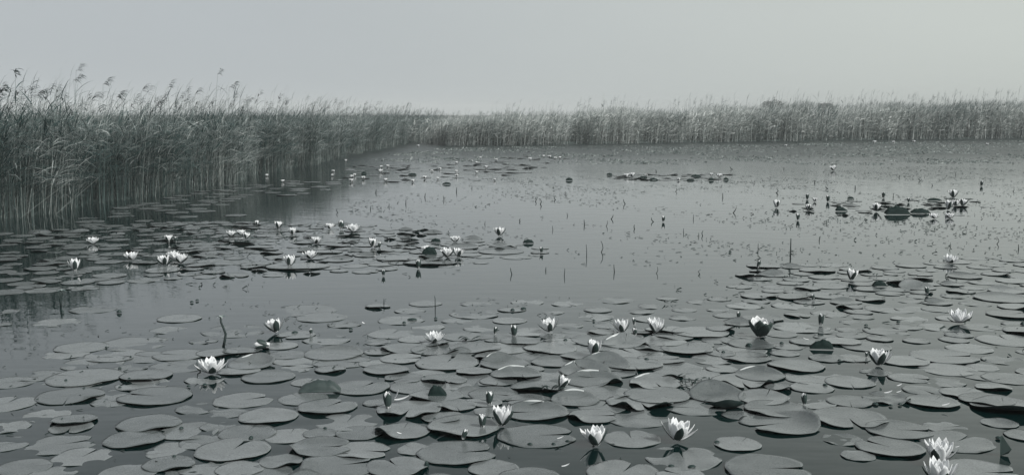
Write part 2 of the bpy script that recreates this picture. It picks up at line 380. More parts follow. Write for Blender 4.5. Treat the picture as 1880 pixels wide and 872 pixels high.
scatter_reeds('reed_bed', LS, [M_RSTEM, M_RLEAF, M_PLUME], 'dense dark bed of tall leafy reeds along the left bank, leaning right', 1.0, 3)
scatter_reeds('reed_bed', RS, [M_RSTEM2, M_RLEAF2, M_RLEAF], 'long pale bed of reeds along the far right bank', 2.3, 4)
# reeds closing the channel far behind the gap and standing on behind both banks
BS = []
for _ in range(2600):
    y = rnd.uniform(85, 120); x = rnd.uniform(-20, 12)
    BS.append((x, y, 0.0, topH(0, 212, Vector((x, y, 0))) * rnd.uniform(0.75, 0.98), 'normal'))
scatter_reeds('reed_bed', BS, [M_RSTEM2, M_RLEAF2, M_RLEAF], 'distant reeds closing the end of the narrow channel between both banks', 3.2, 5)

# individually built reeds of the front row on the left
def leaf_mesh(seed):
    r = random.Random(seed)
    v, q = ribbon((0, 0, 0), 0.0, r.uniform(0.5, 1.2), r.uniform(0.26, 0.44), 0.019 * r.uniform(.8, 1.2), r.uniform(0.5, 2.1), 6, r, r.uniform(-.9, .9))
    return mesh('leaf', v, q, [M_RLEAF])
LEAVES = [leaf_mesh(900 + i) for i in range(16)]
def plume_mesh(seed):
    r = random.Random(seed); V, Q, I = merge([(v, q, 0) for v, q, i in plume_geo(Vector((0, 0, -0.02)), Vector((0.45, 0, 0.85)), 0.2, r, 16)])
    return mesh('plume', V, Q, [M_PLUME])
PLUMES = [plume_mesh(50 + i) for i in range(5)]
def stem_mesh(seed):
    r = random.Random(seed); pts = stem_curve(r.uniform(0, 0.07), r.gauss(0, .6), r.uniform(0, 0.16), 6)
    v, q = tube(pts, [0.0042, 0.0042, 0.004, 0.0035, 0.003, 0.0022, 0.0014], 5, False)
    return mesh('stem', v, q, [M_RSTEM]), pts
STEMS = [stem_mesh(70 + i) for i in range(12)]
def front_reed(p, H, nleaf, plume, rnd, label, group):
    t = empty('reed', p, (0, 0, rnd.gauss(0, 0.25))); tag(t, label, 'reed', group)
    sm, pts = STEMS[rnd.randrange(12)]
    obj('stem', sm, t, scale=(1, 1, H))
    for k in range(nleaf):
        u = 0.22 + 0.72 * (k + rnd.random()) / nleaf; q = curve_at(pts, u)
        a = rnd.gauss(0, 0.6) + (math.pi if rnd.random() < 0.15 else 0)
        obj('leaf', LEAVES[rnd.randrange(16)], t, (q.x, q.y, q.z * H), (0, 0, a), (rnd.uniform(.75, 1.15),) * 3)
    if plume:
        q = pts[-1]; s = rnd.uniform(0.8, 1.15); obj('plume', PLUMES[rnd.randrange(5)], t, (q.x, q.y, q.z * H), (0, rnd.uniform(0, .5), rnd.gauss(0, .3)), (s, s, s))
    return t
# tall plumed ones that stand out above the mass: (px of tip, py of tip, px of base, label)
PL = [(48, 130, 34, 'tall reed with drooping plume near the left picture edge'), (156, 122, 140, 'tallest reed, its dark nodding plume highest above the left bed'),
      (150, 140, 146, 'reed with dark plume just below the tallest plume'), (207, 148, 190, 'tall reed with paired feathery plume right of the tallest plume'),
      (272, 162, 258, 'reed with thick dark plume third along the left skyline'), (336, 155, 318, 'slender reed with small bent plume on the left skyline'),
      (88, 168, 70, 'short dark plumed reed left of the tallest plume'), (182, 178, 170, 'reed with low dark plume between two taller plumes'),
      (290, 188, 282, 'reed with dark plume low in the left bed top'), (413, 130, 392, 'thin pale tall reed with wispy plume mid left skyline'),
      (432, 154, 418, 'thin reed with hooked wispy tip at the middle of the left bed'), (355, 168, 348, 'reed with narrow upright plume right of the small bent plume'),
      (468, 180, 452, 'reed with ragged plume near the right end of the left bed'), (16, 165, 4, 'reed with leaning plume at the far left edge'),
      (378, 192, 366, 'reed with two flat wind blown leaves at its tip'), (232, 172, 226, 'straight reed with short plume between two dark plumes')]
RG = 'tall plumed reeds above the left bed'
for (tx, ty, bx, lab) in PL:
    by = interp([(p[0], p[1]) for p in LB], bx) - rnd.uniform(2, 8)
    b = ground(bx, by); H = topH(0, ty, b) * 0.97
    front_reed(b, H, 5, True, rnd, lab, RG)
fr = [s for s in resample(LBW, 0.02)]
FRL = {}
ORDW = ['nearest', 'second', 'third', 'fourth', 'fifth', 'sixth', 'seventh', 'eighth', 'ninth', 'tenth', 'eleventh', 'twelfth', 'thirteenth', 'fourteenth', 'fifteenth', 'sixteenth', 'seventeenth', 'eighteenth', 'nineteenth', 'twentieth', 'next to last', 'last']
for i in range(250):
    px = rnd.uniform(-25, 520) if i < 210 else rnd.uniform(520, 780)
    by = interp([(p[0], p[1]) for p in LB], px) + rnd.uniform(-5, 3) * (1 if px < 500 else .4)
    b = ground(px, by); b.x += 0.0
    H = topH(0, interp(TOPL, px), b) * rnd.choice((rnd.uniform(0.4, 0.8), rnd.uniform(0.75, 0.95), rnd.uniform(0.8, 0.97)))
    if rnd.random() < 0.1: H *= 1.2
    rel = H / topH(0, interp(TOPL, px), b); look = 'short' if rel < .8 else ('tall' if rel > 1.02 else 'full height')
    if px < 500:
        q = min(PL, key=lambda q: abs(q[2] - px)); side = 'left' if px < q[2] else 'right'
        lab = (look, side, q[3], abs(q[2] - px))
    else: lab = (look, 'right', 'mouth of the far channel' if px > 650 else 'tiny far lilies by the left bed', px)
    g = 'front row reeds of the left bed'
    FRL.setdefault(lab[:3], []).append((lab[3], i, front_reed(b, H, rnd.choice((4, 5, 6)), False, rnd, None, None)))

for (look, side, ref, ), L_ in FRL.items():
    for n_, (d, i, o) in enumerate(sorted(L_, key=lambda q: q[:2])):
        w_ = ref.split(',')[0].split()
        hd = f"{look} front reed, {ORDW[min(n_, 21)]} one {'left' if side == 'left' else 'right'} of the"
        while len(hd.split()) + len(w_) > 16 or w_[-1] in ('a', 'the', 'with', 'of', 'in', 'to', 'on', 'at', 'by', 'its', 'and', 'two', 'left', 'mid', 'between', 'near', 'above'): w_ = w_[:-1]
        tag(o, hd + ' ' + ' '.join(w_), 'reed', 'front row reeds of the left bed')

# ------------------------------------------------------------------ two trees far beyond the right reeds
def tree(px, top, wpx, dist, label, seed):
    r = random.Random(seed)
    base = ground(px, 215); base = Vector((base.x / base.y * dist, dist, 0.05))
    m = mpp(base); H = CAMH + (208 - top) * m; Wd = wpx * m
    t = empty('tree', base); tag(t, label, 'tree')
    parts = []
    v, q = tube([(0, 0, 0), (0.1, 0, H * .3), (0, .1, H * .6), (0.1, 0, H * .85)], [H*.035, H*.028, H*.018, H*.006], 8); parts.append((v, q, 0))
    for k in range(7):
        a = r.uniform(0, 6.28); z = H * r.uniform(.3, .6)
        v, q = tube([(0, 0, z), (math.cos(a) * Wd * .2, math.sin(a) * Wd * .2, z + H * .14), (math.cos(a) * Wd * .36, math.sin(a) * Wd * .36, z + H * .25)], [H*.014, H*.009, H*.003], 5); parts.append((v, q, 0))
    V, Fc, I = merge(parts); obj('trunk', mesh('trunk', V, Fc, [M_BARK], I), t)
    cl = [(r.uniform(-.36, .36) * Wd, r.uniform(-.36, .36) * Wd, H * r.uniform(.42, .86), r.uniform(.13, .22) * Wd) for _ in range(16)]
    V, Q = [], []
    for _ in range(2600):
        c = r.choice(cl); d = Vector((r.gauss(0, 1), r.gauss(0, 1), r.gauss(0, 1))).normalized() * c[3] * r.uniform(.6, 1.05)
        p = Vector(c[:3]) + Vector((d.x, d.y, d.z * .8)); s = r.uniform(.10, .2)
        a = Vector((r.gauss(0, 1), r.gauss(0, 1), r.gauss(0, 1))).normalized() * s; b = a.cross(Vector((r.random(), r.random(), r.random()))).normalized() * s * .6
        o = len(V); V += [p - a, p - b, p + a, p + b]; Q.append((o, o+1, o+2, o+3))
    obj('crown', mesh('crown', V, Q, [M_CROWN], smooth=False), t)
tree(1416, 186, 42, 230, 'round topped tree rising just above the right reeds, the taller of two', 1)
tree(1512, 190, 34, 260, 'low tree barely showing above the right reeds, the smaller of two', 2)

# ------------------------------------------------------------------ water lily flowers and buds
WH = {  # whorl: number, a0 closed/open, a1 closed/open, length, width
    'sepal': (4, (72, 4), (100, 50), 1.0, 0.36), 'outer': (6, (76, 16), (101, 64), 0.98, 0.40),
    'mid': (7, (80, 34), (103, 80), 0.92, 0.36), 'inner': (6, (84, 54), (104, 96), 0.78, 0.28)}
def petal_geo(wh, op, nu=7, nv=4, seed=0):
    n, A0, A1, L_, W_ = WH[wh]; rr = random.Random(seed * 7 + len(wh))
    a0 = R(lerp(A0[0], A0[1], op) + rr.uniform(-4, 4)); a1 = R(lerp(A1[0], A1[1], op) + rr.uniform(-6, 6))
    Rc = lerp(0.17, 0.42, op); r0 = 0.07
    p = Vector((r0, 0, 0.02)); top, bot = [], []
    for i in range(nu + 1):
        t = i / nu; a = lerp(a0, a1, t)
        wd = W_ * 0.5 * (0.32 + 0.68 * math.sin(math.pi * min(1, t * 0.86 + 0.1)) ** 0.8) * (1 - sstep((t - 0.76) / 0.26) * 0.9)
        d = Vector((math.cos(a), 0, math.sin(a))); nrm = Vector((-math.sin(a), 0, math.cos(a)))
        for j in range(nv + 1):
            s = (j / nv * 2 - 1) * wd; ang = s / Rc
            q = p + Vector((0, 1, 0)) * (Rc * math.sin(ang)) + nrm * (Rc * (1 - math.cos(ang)))
            top.append(q + nrm * 0.006); bot.append(q - nrm * 0.006)
        p = p + d * (L_ / nu)
    V = top + bot; o = len(top); Fc, I = [], []
    row = nv + 1
    for i in range(nu):
        for j in range(nv):
            a = i * row + j
            Fc.append((a, a + row, a + row + 1, a + 1)); I.append(0)
            Fc.append((o + a, o + a + 1, o + a + row + 1, o + a + row)); I.append(1)
    for i in range(nu):
        for j, s in ((0, 1), (nv, -1)):
            a = i * row + j; q = (a, o + a, o + a + row, a + row); Fc.append(q if s > 0 else q[::-1]); I.append(1)
    for j in range(nv):
        a = nu * row + j; Fc.append((a, o + a, o + a + 1, a + 1)); I.append(1)
    ext = max(v.x for v in V); hh = max(v.z for v in V)
    return V, Fc, I, ext, hh
PC = {}
def petal_mesh(wh, op, var, white_out):
    k = (wh, round(op, 2), var, white_out)
    if k not in PC:
        V, Fc, I, e, h = petal_geo(wh, round(op, 2), seed=var)
        mats = [M_PETAL, M_SEPAL] if wh == 'sepal' else [M_PETAL, M_PETAL]
        PC[k] = (mesh('sepal' if wh == 'sepal' else 'petal', V, Fc, mats, I), e, h)
    return PC[k]
def stamen_geo():
    r = random.Random(3); parts = []
    for k in range(18):
        a = k * 2.4; rr = 0.03 + 0.1 * (k / 18); x, y = rr * math.cos(a), rr * math.sin(a)
        v, q = tube([(x * .5, y * .5, 0.02), (x, y, 0.16), (x * .9, y * .9, 0.24)], [.012, .014, .008], 4); parts.append((v, q, 0))
    return merge(parts)
SV, SF, SI = stamen_geo(); STM = mesh('stamens', SV, SF, [M_STAMEN], SI)
FLOWERS = []         # landmarks for labels: (px,py,label)
def flower(px, py, wpx, op, label, tilt=0, tdir=0, rot=None, group=None, missing=(), seed=None, cat=None, hpx=None, zoff=0.0, name=None, striped=False, peek=1.0):
    """open flower or (op near 0) bud. tilt in degrees toward compass tdir (0 = right, 90 = away, 270 = viewer)"""
    g = ground(px, py); m = mpp(g); rnd = random.Random(seed if seed is not None else int(px * 7 + py))
    bud = op < 0.13; cat = cat or ('bud' if bud else 'water lily')
    e, h = petal_geo('outer' if not bud else 'sepal', op)[3:5]
    if bud:
        sz = (hpx or wpx * 1.8) * m / h * 0.95; lat = min(1.3, max(0.7, wpx * m / (sz * 0.40)))
    else: sz = wpx * m / (2 * e) * 1.03; lat = 1.0
    zs = lat
    rz = rnd.uniform(0, 6.28) if rot is None else R(rot)
    q = Matrix.Rotation(R(tilt), 3, Vector((-math.sin(R(tdir)), math.cos(R(tdir)), 0))) @ Matrix.Rotation(rz, 3, 'Z')
    z0 = 0.004 + zoff + ((0.22 if bud else 0.12) * sz * abs(math.sin(R(tilt))))
    if not bud and hpx: zs = max(.5, min(1.5, hpx * m / (h * sz)))
    name = name or ('lily_bud' if bud else 'water_lily')
    detail = wpx >= 19 or (bud and (hpx or 0) >= 19)
    whs = [('sepal', 4), ('outer', 6), ('mid', 7), ('inner', 6)]
    if bud: whs = [('sepal', 4), ('outer', 4)]
    items = []
    for wi, (wh, n) in enumerate(whs):
        opw = op if wh == 'sepal' else op * rnd.uniform(.9, 1.0)
        for k in range(n):
            if (wh, k) in missing: continue
            var = rnd.randrange(3); a = 2 * math.pi * (k + 0.5 * (wi % 2) + 0.25 * (wi // 2)) / n + rnd.gauss(0, 0.09)
            o2 = max(0.0, min(1.0, round((opw + rnd.gauss(0, 0.05 if not bud else 0.01)) * 10) / 10 if not bud else opw))
            if bud and wh == 'outer': o2 = max(0, opw - 0.03)
            if striped and (wh == 'outer' or (wh == 'mid' and k % 2)): wh = 'sepal'
            items.append((wh, o2, var, a, rnd.uniform(.92, 1.04) * (0.97 * peek if (bud and wh == 'outer') else 1)))
    if detail:
        t = empty(name, (g.x, g.y, z0)); t.rotation_euler = q.to_euler(); t.scale = (sz * (lat if bud else 1), sz * (lat if bud else 1), sz * (1 if bud else zs))
        for wh, o2, var, a, s in items:
            obj('sepal' if wh == 'sepal' else 'petal', petal_mesh(wh, o2, var, 0)[0], t, rot=(0, 0, a), scale=(s, s, s))
        if not bud: obj('stamens', STM, t)
    else:
        ps, pp = [], []
        for wh, o2, var, a, s in items:
            V, Fc, I, _, _ = petal_geo(wh, o2, 4, 2, var); Mx = Matrix.Rotation(a, 3, 'Z')
            (ps if wh == 'sepal' else pp).append(([Mx @ (v * s) for v in V], Fc, I))
        sc3 = (sz * (lat if bud else 1), sz * (lat if bud else 1), sz * (1 if bud else zs))
        if wpx >= 10:
            t = empty(name, (g.x, g.y, z0)); t.rotation_euler = q.to_euler(); t.scale = sc3
            V, Fc, I = merge(ps); obj('sepals', mesh('sepals', V, Fc, [M_PETAL, M_SEPAL], I), t)
            V, Fc, I = merge(pp); obj('petals', mesh('petals', V, Fc, [M_PETAL, M_PETAL], I), t)
        else:
            V, Fc, I = merge([(v, f, i) for v, f, i in ps] + [(v, f, [0] * len(f)) for v, f, i in pp])
            t = obj(name, mesh(name, V, Fc, [M_PETAL, M_SEPAL], I), None, (g.x, g.y, z0), q.to_euler(), sc3)
    tag(t, label, cat, group)
    FLOWERS.append((px, py, wpx, label))
    return t
G1 = 'white water lilies on the near pads'; G2 = 'lily buds among the near pads'
G3 = 'white water lilies in the left middle patch'; G4 = 'white water lilies in the right middle patch'
fl = flower
fl(389, 687, 50, .72, 'wide open white lily with a drooping right petal, left foreground', rot=20, group=G1, hpx=26)
fl(508, 612, 30, .42, 'half open white lily leaning left, its reflection clear in the water', 16, 180, 300, G1, hpx=25)
fl(496, 641, 17, .11, 'toppled white lily lying on its side with dark sepals to the right', 82, 180, 45, G1, cat='water lily', hpx=28, name='water_lily', peek=1.1)
fl(797, 630, 34, .80, 'spread white lily low on a broad pad, left of centre foreground', 4, 270, 10, G1)
fl(1010, 611, 30, .50, 'white lily with one dark sepal at its right, centre of the picture', 10, 180, 280, G1, hpx=24)
fl(1143, 612, 27, .55, 'white lily with dark sepal in front, left of the round cup lily', 8, 180, 255, G1, hpx=24)
fl(1204, 613, 30, .58, 'round cup shaped white lily with visible grey centre', 14, 270, 45, G1, hpx=26)
fl(1090, 656, 21, .24, 'narrow tulip shaped white lily with dark sepal, standing upright', 0, 0, 285, G1, hpx=31)
fl(1396, 619, 38, .22, 'striped half open lily showing dark sepals between white petals', 3, 270, 275, G1, hpx=27, missing=tuple(('inner', q) for q in range(6)) + (('mid', 1), ('mid', 3), ('mid', 5)), striped=True)
fl(1761, 594, 46, .90, 'star shaped fully open white lily on the right', 6, 270, 20, G1)
fl(1613, 672, 33, .38, 'cup shaped white lily with central dark sepal, right foreground', 0, 0, 265, G1, hpx=30)
fl(922, 783, 35, .42, 'tall white lily with two dark sepals, beside the striped bud', 0, 0, 225, G1, hpx=36)
fl(1095, 820, 44, .50, 'white lily with dark sepal at left, reflected in open water', 6, 180, 250, G1, hpx=34, missing=(('mid', 0),))
fl(1241, 812, 52, .56, 'white lily leaning right with dark sepal across its middle', 14, 0, 262, G1, hpx=38)
fl(1722, 851, 50, .52, 'full white lily with dark sepals at both sides, bottom right corner', 8, 270, 230, G1, hpx=42)
fl(1722, 889, 54, .58, 'white lily cut by the bottom picture edge, bottom right', 6, 270, 10, G1, hpx=42)
fl(1028, 716, 18, .30, 'crumpled small white lily behind a dark curled leaf', 25, 0, 200, G1)
fl(1562, 516, 17, .35, 'ragged greyish lily in the right middle pads', 12, 0, None, G1)
fl(886, 786, 22, .06, 'fat striped bud beside the tall white lily', 0, 0, 45, G2, hpx=27)
fl(713, 751, 19, .04, 'dark upright bud with white tip beside fallen petals', 4, 180, 20, G2, hpx=32)
fl(898, 744, 17, .05, 'tall pointed bud showing white along its right side', 3, 0, 70, G2, hpx=27)
fl(1507, 598, 13, .0, 'dark pointed bud standing alone right of the striped lily', 0, 0, 45, G2, hpx=23)
fl(944, 619, 12, .04, 'slim upright bud with white edge, left of the centre lily', 0, 0, 70, G2, hpx=23)
fl(908, 615, 14, .0, 'short dark bud leaning right near the slim upright bud', 12, 0, 45, G2, hpx=15)
fl(1165, 598, 9, .0, 'small dark bud behind the lily with dark front sepal', 4, 180, 10, G2, hpx=15)
fl(1167, 617, 13, .04, 'stubby dark bud between two white lilies', 8, 180, 10, G2, hpx=15)
fl(849, 809, 15, .0, 'dark bud leaning right on a pad rim in the foreground', 22, 0, 10, G2, hpx=21)
fl(1477, 744, 12, .03, 'sharp pale tipped bud poking out between right pads', 6, 180, 80, G2, hpx=22)
fl(571, 616, 9, .0, 'tiny dark bud tip right of the reflected leaning lily', 0, 0, 10, G2, hpx=13)
fl(1591, 657, 8, .04, 'tiny bud just left of the cup shaped right lily', 0, 0, 10, G2, hpx=11)
fl(1356, 587, 9, .0, 'small dark bud on the left rim of the right pads', 0, 0, 10, G2, hpx=15)
fl(1391, 493, 10, .0, 'curled dark bud at the upper left of the right pads', 15, 0, 10, G2, hpx=15)
fl(1494, 553, 8, .0, 'small dark drooping bud in the middle of the right pads', 12, 180, 10, G2, hpx=13)
fl(1702, 542, 13, .0, 'thick dark bud beside a domed right pad', 5, 180, 10, G2, hpx=16)
ML = [  # px, py, w, open, tilt, dir, label
 (171,448,22,.85,4,270,'wide white lily farthest left in the left middle patch'), (242,478,26,.82,4,270,'wide white lily left of the cluster of three'),
 (302,488,24,.60,6,180,'left lily of the cluster of three, in front'), (318,476,24,.80,4,270,'back lily of the cluster of three'), (331,484,26,.70,6,0,'right lily of the cluster of three'),
 (310,446,13,.40,0,0,'small cup lily behind the cluster of three'), (138,498,17,.32,0,0,'half closed lily lowest left in the left middle patch'),
 (425,435,19,.82,0,0,'left of three lilies touching at the patch rear'), (443,432,16,.75,0,0,'middle of three lilies touching at the patch rear'), (452,440,14,.5,8,0,'right of three lilies touching at the patch rear'),
 (472,415,7,.3,0,0,'tiny single lily above the three touching lilies'), (511,421,14,.45,6,0,'small lily with dark sepals at the patch rear'),
 (537,431,16,.6,0,0,'cup lily right of the lily with dark sepals'), (580,448,22,.8,0,0,'open lily in the centre of the left middle patch'),
 (606,421,16,.7,0,0,'small open lily left of the upright dark bud'), (648,426,24,.85,4,270,'wide lily on the patch rear beside a dark raised pad'),
 (570,476,26,.82,4,270,'wide open lily low in the left middle patch'), (532,490,20,.42,0,0,'upright lily with two dark sepals at the patch front'),
 (684,455,13,.32,0,0,'narrow lily beside a small dark bud, right of patch centre'), (836,445,19,.78,0,0,'open lily near the right end of the left patch'),
 (822,473,22,.6,6,180,'left one of a pair of lilies at the right end'), (841,472,20,.6,6,0,'right one of a pair of lilies at the right end'),
 (784,466,16,.5,20,180,'lily half hidden by a domed pad'), (917,434,18,.5,0,0,'single lily standing apart right of the left patch'),
 ]
for a in ML: fl(a[0], a[1], a[2], a[3], a[6], a[4], a[5], group=G3)
MB_ = [(323,446,9,12,'small dark bud beside the cup lily'), (627,422,9,18,'upright dark bud with thin tip at the patch rear'), (697,456,8,12,'small dark bud right of the narrow lily'),
       (768,494,12,18,'stout bud in front of long lifted pads'), (704,507,9,12,'small ragged bud in open water below the left patch'), (994,465,9,12,'dark pointed bud at the right end of the left patch'),
       (1218,408,10,12,'lone bud far out in the open middle water')]
for a in MB_: fl(a[0], a[1], a[2], .03, a[4], 0, 0, group='lily buds around the left middle patch', hpx=a[3])
MR = [(1745,484,28,.86,4,270,'wide open lily at the back of the right pads'), (1715,402,17,.8,0,0,'left of two open lilies in front of the far right patch'),
 (1743,401,17,.8,0,0,'right of two open lilies in front of the far right patch'), (1741,386,13,.3,0,0,'upright lily with dark sepals in the far right patch'),
 (1754,379,13,.5,0,0,'pale lily behind the upright dark sepalled one'), (1767,379,13,.42,6,0,'V shaped lily at the right of the far patch'),
 (1750,364,14,.4,0,0,'rearmost lily of the far right patch'), (1608,389,14,.4,8,0,'lily directly left of the dark domed pad'),
 (1484,386,10,.4,0,0,'small lily near the left end of the far right patch'), (1426,382,12,.35,0,0,'leftmost lily of the far right patch'),
 (1496,371,8,.5,0,0,'tiny pale lily between two dark buds'), (1531,314,13,.6,15,180,'bright lone lily far out in open water on the right')]
for a in MR: fl(a[0], a[1], a[2], a[3], a[6], a[4], a[5], group=G4)
for a in [(1520,371,8,13,'dark bud right of the tiny pale lily'), (1482,367,8,12,'dark bud left of the tiny pale lily'), (1465,405,9,13,'spiky dark bud in front of the far right patch'),
          (1622,364,8,12,'dark bud at the back of the far right patch'), (1802,342,8,10,'dark bud farthest right in open water'), (1668,372,7,9,'low dark bud near the dark domed pad')]:
    fl(a[0], a[1], a[2], .03, a[4], 0, 0, group='lily buds of the far right patch', hpx=a[3])
FAR = [(490,324,8),(519,335,8),(612,316,7),(610,324,6),(646,327,9),(645,335,9),(635,297,6),(667,330,8),(651,324,6),(699,317,9),(708,334,8),(712,308,7),(700,309,6),(758,335,8),(793,316,7),(780,329,8),(804,330,7),(808,312,6),
       (838,317,7),(838,325,8),(838,301,7),(875,319,8),(875,301,7),(893,309,7),(882,291,6),(908,332,7),(911,296,7),(867,297,5),(768,270,5)]
for a in FAR: fl(a[0], a[1], a[2] * .92, random.Random(a[0]).uniform(.5, .85), 'tiny white lily in the far scattered patch before the left reeds', group='far lilies before the left reeds')
for a in [(1009,290,7),(998,289,6),(1019,293,7),(1028,292,7),(973,294,7)]: fl(a[0], a[1], a[2], .7, 'tiny white lily in the short far row at the picture centre', group='far lilies at the centre')
for a in [(1246,332,7),(1161,325,11),(1150,326,10),(1321,326,10),(1306,323,7),(1186,324,6)]: fl(a[0], a[1], a[2], .65, 'tiny white lily among dark raised pads right of centre', group='far lilies among dark pads')
for a in [(1606,263,7),(1678,262,6),(1640,263,6),(1812,267,6),(1443,269,5)]: fl(a[0], a[1], a[2], .7, 'tiny white lily at the foot of the right reeds', group='farthest lilies by the right reeds')

OR30 = 'first second third fourth fifth sixth seventh eighth ninth tenth eleventh twelfth thirteenth fourteenth fifteenth sixteenth seventeenth eighteenth nineteenth twentieth twenty-first twenty-second twenty-third twenty-fourth twenty-fifth twenty-sixth twenty-seventh twenty-eighth twenty-ninth thirtieth'.split()
def rank_group(grp, noun, where):
    L_ = sorted([o for o in COL.objects if o.get('group') == grp], key=lambda o: proj(o.location)[0])
    for k, o in enumerate(L_): o['label'] = f"{noun}, {OR30[k]} from the left {where}"
rank_group('far lilies before the left reeds', 'tiny white lily', 'in the far patch before the left reeds')
rank_group('far lilies at the centre', 'tiny white lily', 'in the short far row at the centre')
rank_group('far lilies among dark pads', 'tiny white lily', 'among dark raised leaves right of centre')
rank_group('farthest lilies by the right reeds', 'tiny white lily', 'at the foot of the right reeds')

# fallen petals
def fallen_petal(px, py, wpx, rot, label, elev=0):
    g = ground(px, py); L_ = wpx * mpp(g)
    me = petal_mesh('outer', 1.0, 1, 0)[0]
    o = obj('fallen_petal', me, None, (g.x, g.y, 0.022), (0, R(20 - elev), R(rot)), (L_,) * 3); tag(o, label, 'petal', 'loose white petals'); return o
fallen_petal(722, 742, 30, 0, 'long white petal lying flat right of the dark upright bud')
fallen_petal(724, 740, 18, 20, 'white petal standing up beside the dark upright bud', 50)
fallen_petal(1622, 729, 16, 0, 'larger white petal lying on the crumpled right pad'); fallen_petal(1645, 728, 10, 10, 'small white petal right of the larger one on the crumpled pad')
fallen_petal(1646, 716, 11, 20, 'white petal at the back rim of the crumpled right pad'); fallen_petal(1753, 830, 8, 0, 'tiny white petal right of the full white lily')
fallen_petal(1728, 752, 15, 0, 'white petal at the front rim of a right pad'); fallen_petal(1022, 814, 13, 10, 'white petal at the front rim of a central pad')
fallen_petal(1486, 630, 12, 170, 'white petal tip at the left of the dark curled leaf')
fallen_petal(670, 600, 8, 140, 'thin white petal on open water right of small dark pads'); fallen_petal(738, 805, 10, 170, 'thin white petal left of the dark rimmed pad, near the bottom')
fallen_petal(1030, 866, 16, 10, 'faint white petal floating near the bottom picture edge')

# ------------------------------------------------------------------ lily pads
PADS = []
def pad(px, py, wpx, notch=None, lifts=(), asp=1.0, rot=0.0, state='flat', top=None, label=None, wave=0.0015):
    PADS.append(dict(px=px, py=py, w=wpx, notch=notch, lifts=list(lifts), asp=asp, rot=rot, state=state, label=label, wave=wave, top=top))
P = pad
# lifts: (azimuth deg: 270 = towards viewer, 90 = away; angular width; height in metres)
NL, NR, NN, FC = [(238, 28, .018)], [(305, 28, .018)], [(270, 45, .018)], [(90, 50, .028)]
# bottom strip, left to right
P(128,727,120,None,[(335,22,.014)]); P(286,728,132,170,[(250,25,.006)]); P(203,738,70); P(222,724,90)
P(135,773,84,None,[(270,80,.024)],state='raised'); P(130,785,78,280); P(15,784,78); P(5,815,98,20); P(110,816,124,30); P(45,858,98); P(150,838,108,70)
P(275,778,116,None,NR); P(246,807,110,None,[(310,22,.012)]); P(235,868,108); P(322,828,104); P(310,852,95,None,NR); P(95,872,90,0)
P(445,735,108,30); P(556,732,92); P(600,748,108,55,[(262,42,.012)]); P(636,775,116,80); P(492,765,108,None,[(285,25,.010)]); P(362,750,78); P(400,783,64,100); P(345,792,110)
P(455,795,105); P(530,800,92); P(588,797,62); P(427,827,136,75,[(300,25,.008)]); P(588,823,114,10,[(205,28,.024),(90,50,.010)],state='raised'); P(622,856,140,20,[(170,30,.015)])
P(515,848,80,None,NR); P(380,856,112,15); P(492,868,95); P(375,812,90); P(440,862,88)
P(664,828,104,350,[(255,30,.010)]); P(663,712,106,60); P(765,711,100,None); P(862,722,66,None,[(90,40,.016)]); P(752,753,122,260,[(236,22,.026),(303,24,.026),(20,30,.02)],state='raised')
P(737,793,104,None,[(222,34,.034)],state='raised'); P(850,786,134,None,[(240,42,.026),(100,60,.018)],state='raised'); P(660,795,88); P(838,832,144,12,[(300,20,.010)]); P(729,858,114,120,[(330,20,.012)])
P(906,860,94); P(760,826,62,None,[(95,40,.012)]); P(986,800,146,5,[]); P(905,755,70); P(835,745,80,None,NL); P(690,740,50)
P(985,757,122,185,[(95,45,.020),(300,25,.012)],state='curled'); P(1088,765,92,0,[(215,25,.026)],state='raised'); P(1108,722,104,None,[(315,20,.012)]); P(1055,735,90,None,FC,state='curled')
P(1176,740,124,278,[(232,20,.032),(308,26,.032)],state='raised'); P(1172,768,120); P(1207,727,122,None,[(270,60,.006)]); P(1203,704,98,280,[(90,45,.026),(215,20,.018)],state='curled')
P(1160,806,106,95); P(1254,841,140,88); P(1142,868,134,60); P(972,877,112); P(1250,872,90,140)
P(1334,748,66,None,[(270,85,.046)],.8,state='dark',top=1); P(1316,727,104,None,[(90,60,.040)],state='curled'); P(1402,733,96,None,[(90,70,.022),(330,30,.014)]); P(1434,778,148,200,[(245,35,.016),(20,40,.035)],state='raised')
P(1425,752,118,None,[(220,22,.018),(330,30,.026)]); P(1558,768,140,268,[(200,20,.012),(310,22,.014)]); P(1408,862,156,0,[(90,60,.006)]); P(1354,816,86,None); P(1547,807,74,None); P(1575,837,62)
P(1634,822,122,130,[(270,60,.006)]); P(1650,790,120,350); P(1735,784,78,10); P(1756,811,132,40); P(1712,739,94,None,[(260,50,.006)]); P(1693,716,72,290); P(1628,732,86,None,[(335,25,.014)],state='crumpled',wave=.009)
P(1560,737,84); P(1768,722,82,None,[(225,20,.012)]); P(1812,735,98,None,[(235,30,.014)]); P(1846,748,124,None,[(262,60,.042),(85,40,.02)],state='raised'); P(1824,712,64,None,[(262,45,.024)],state='raised')
P(1835,777,66); P(1800,868,150,0); P(1500,742,70); P(1490,712,80); P(1355,762,60); P(1880,800,70)
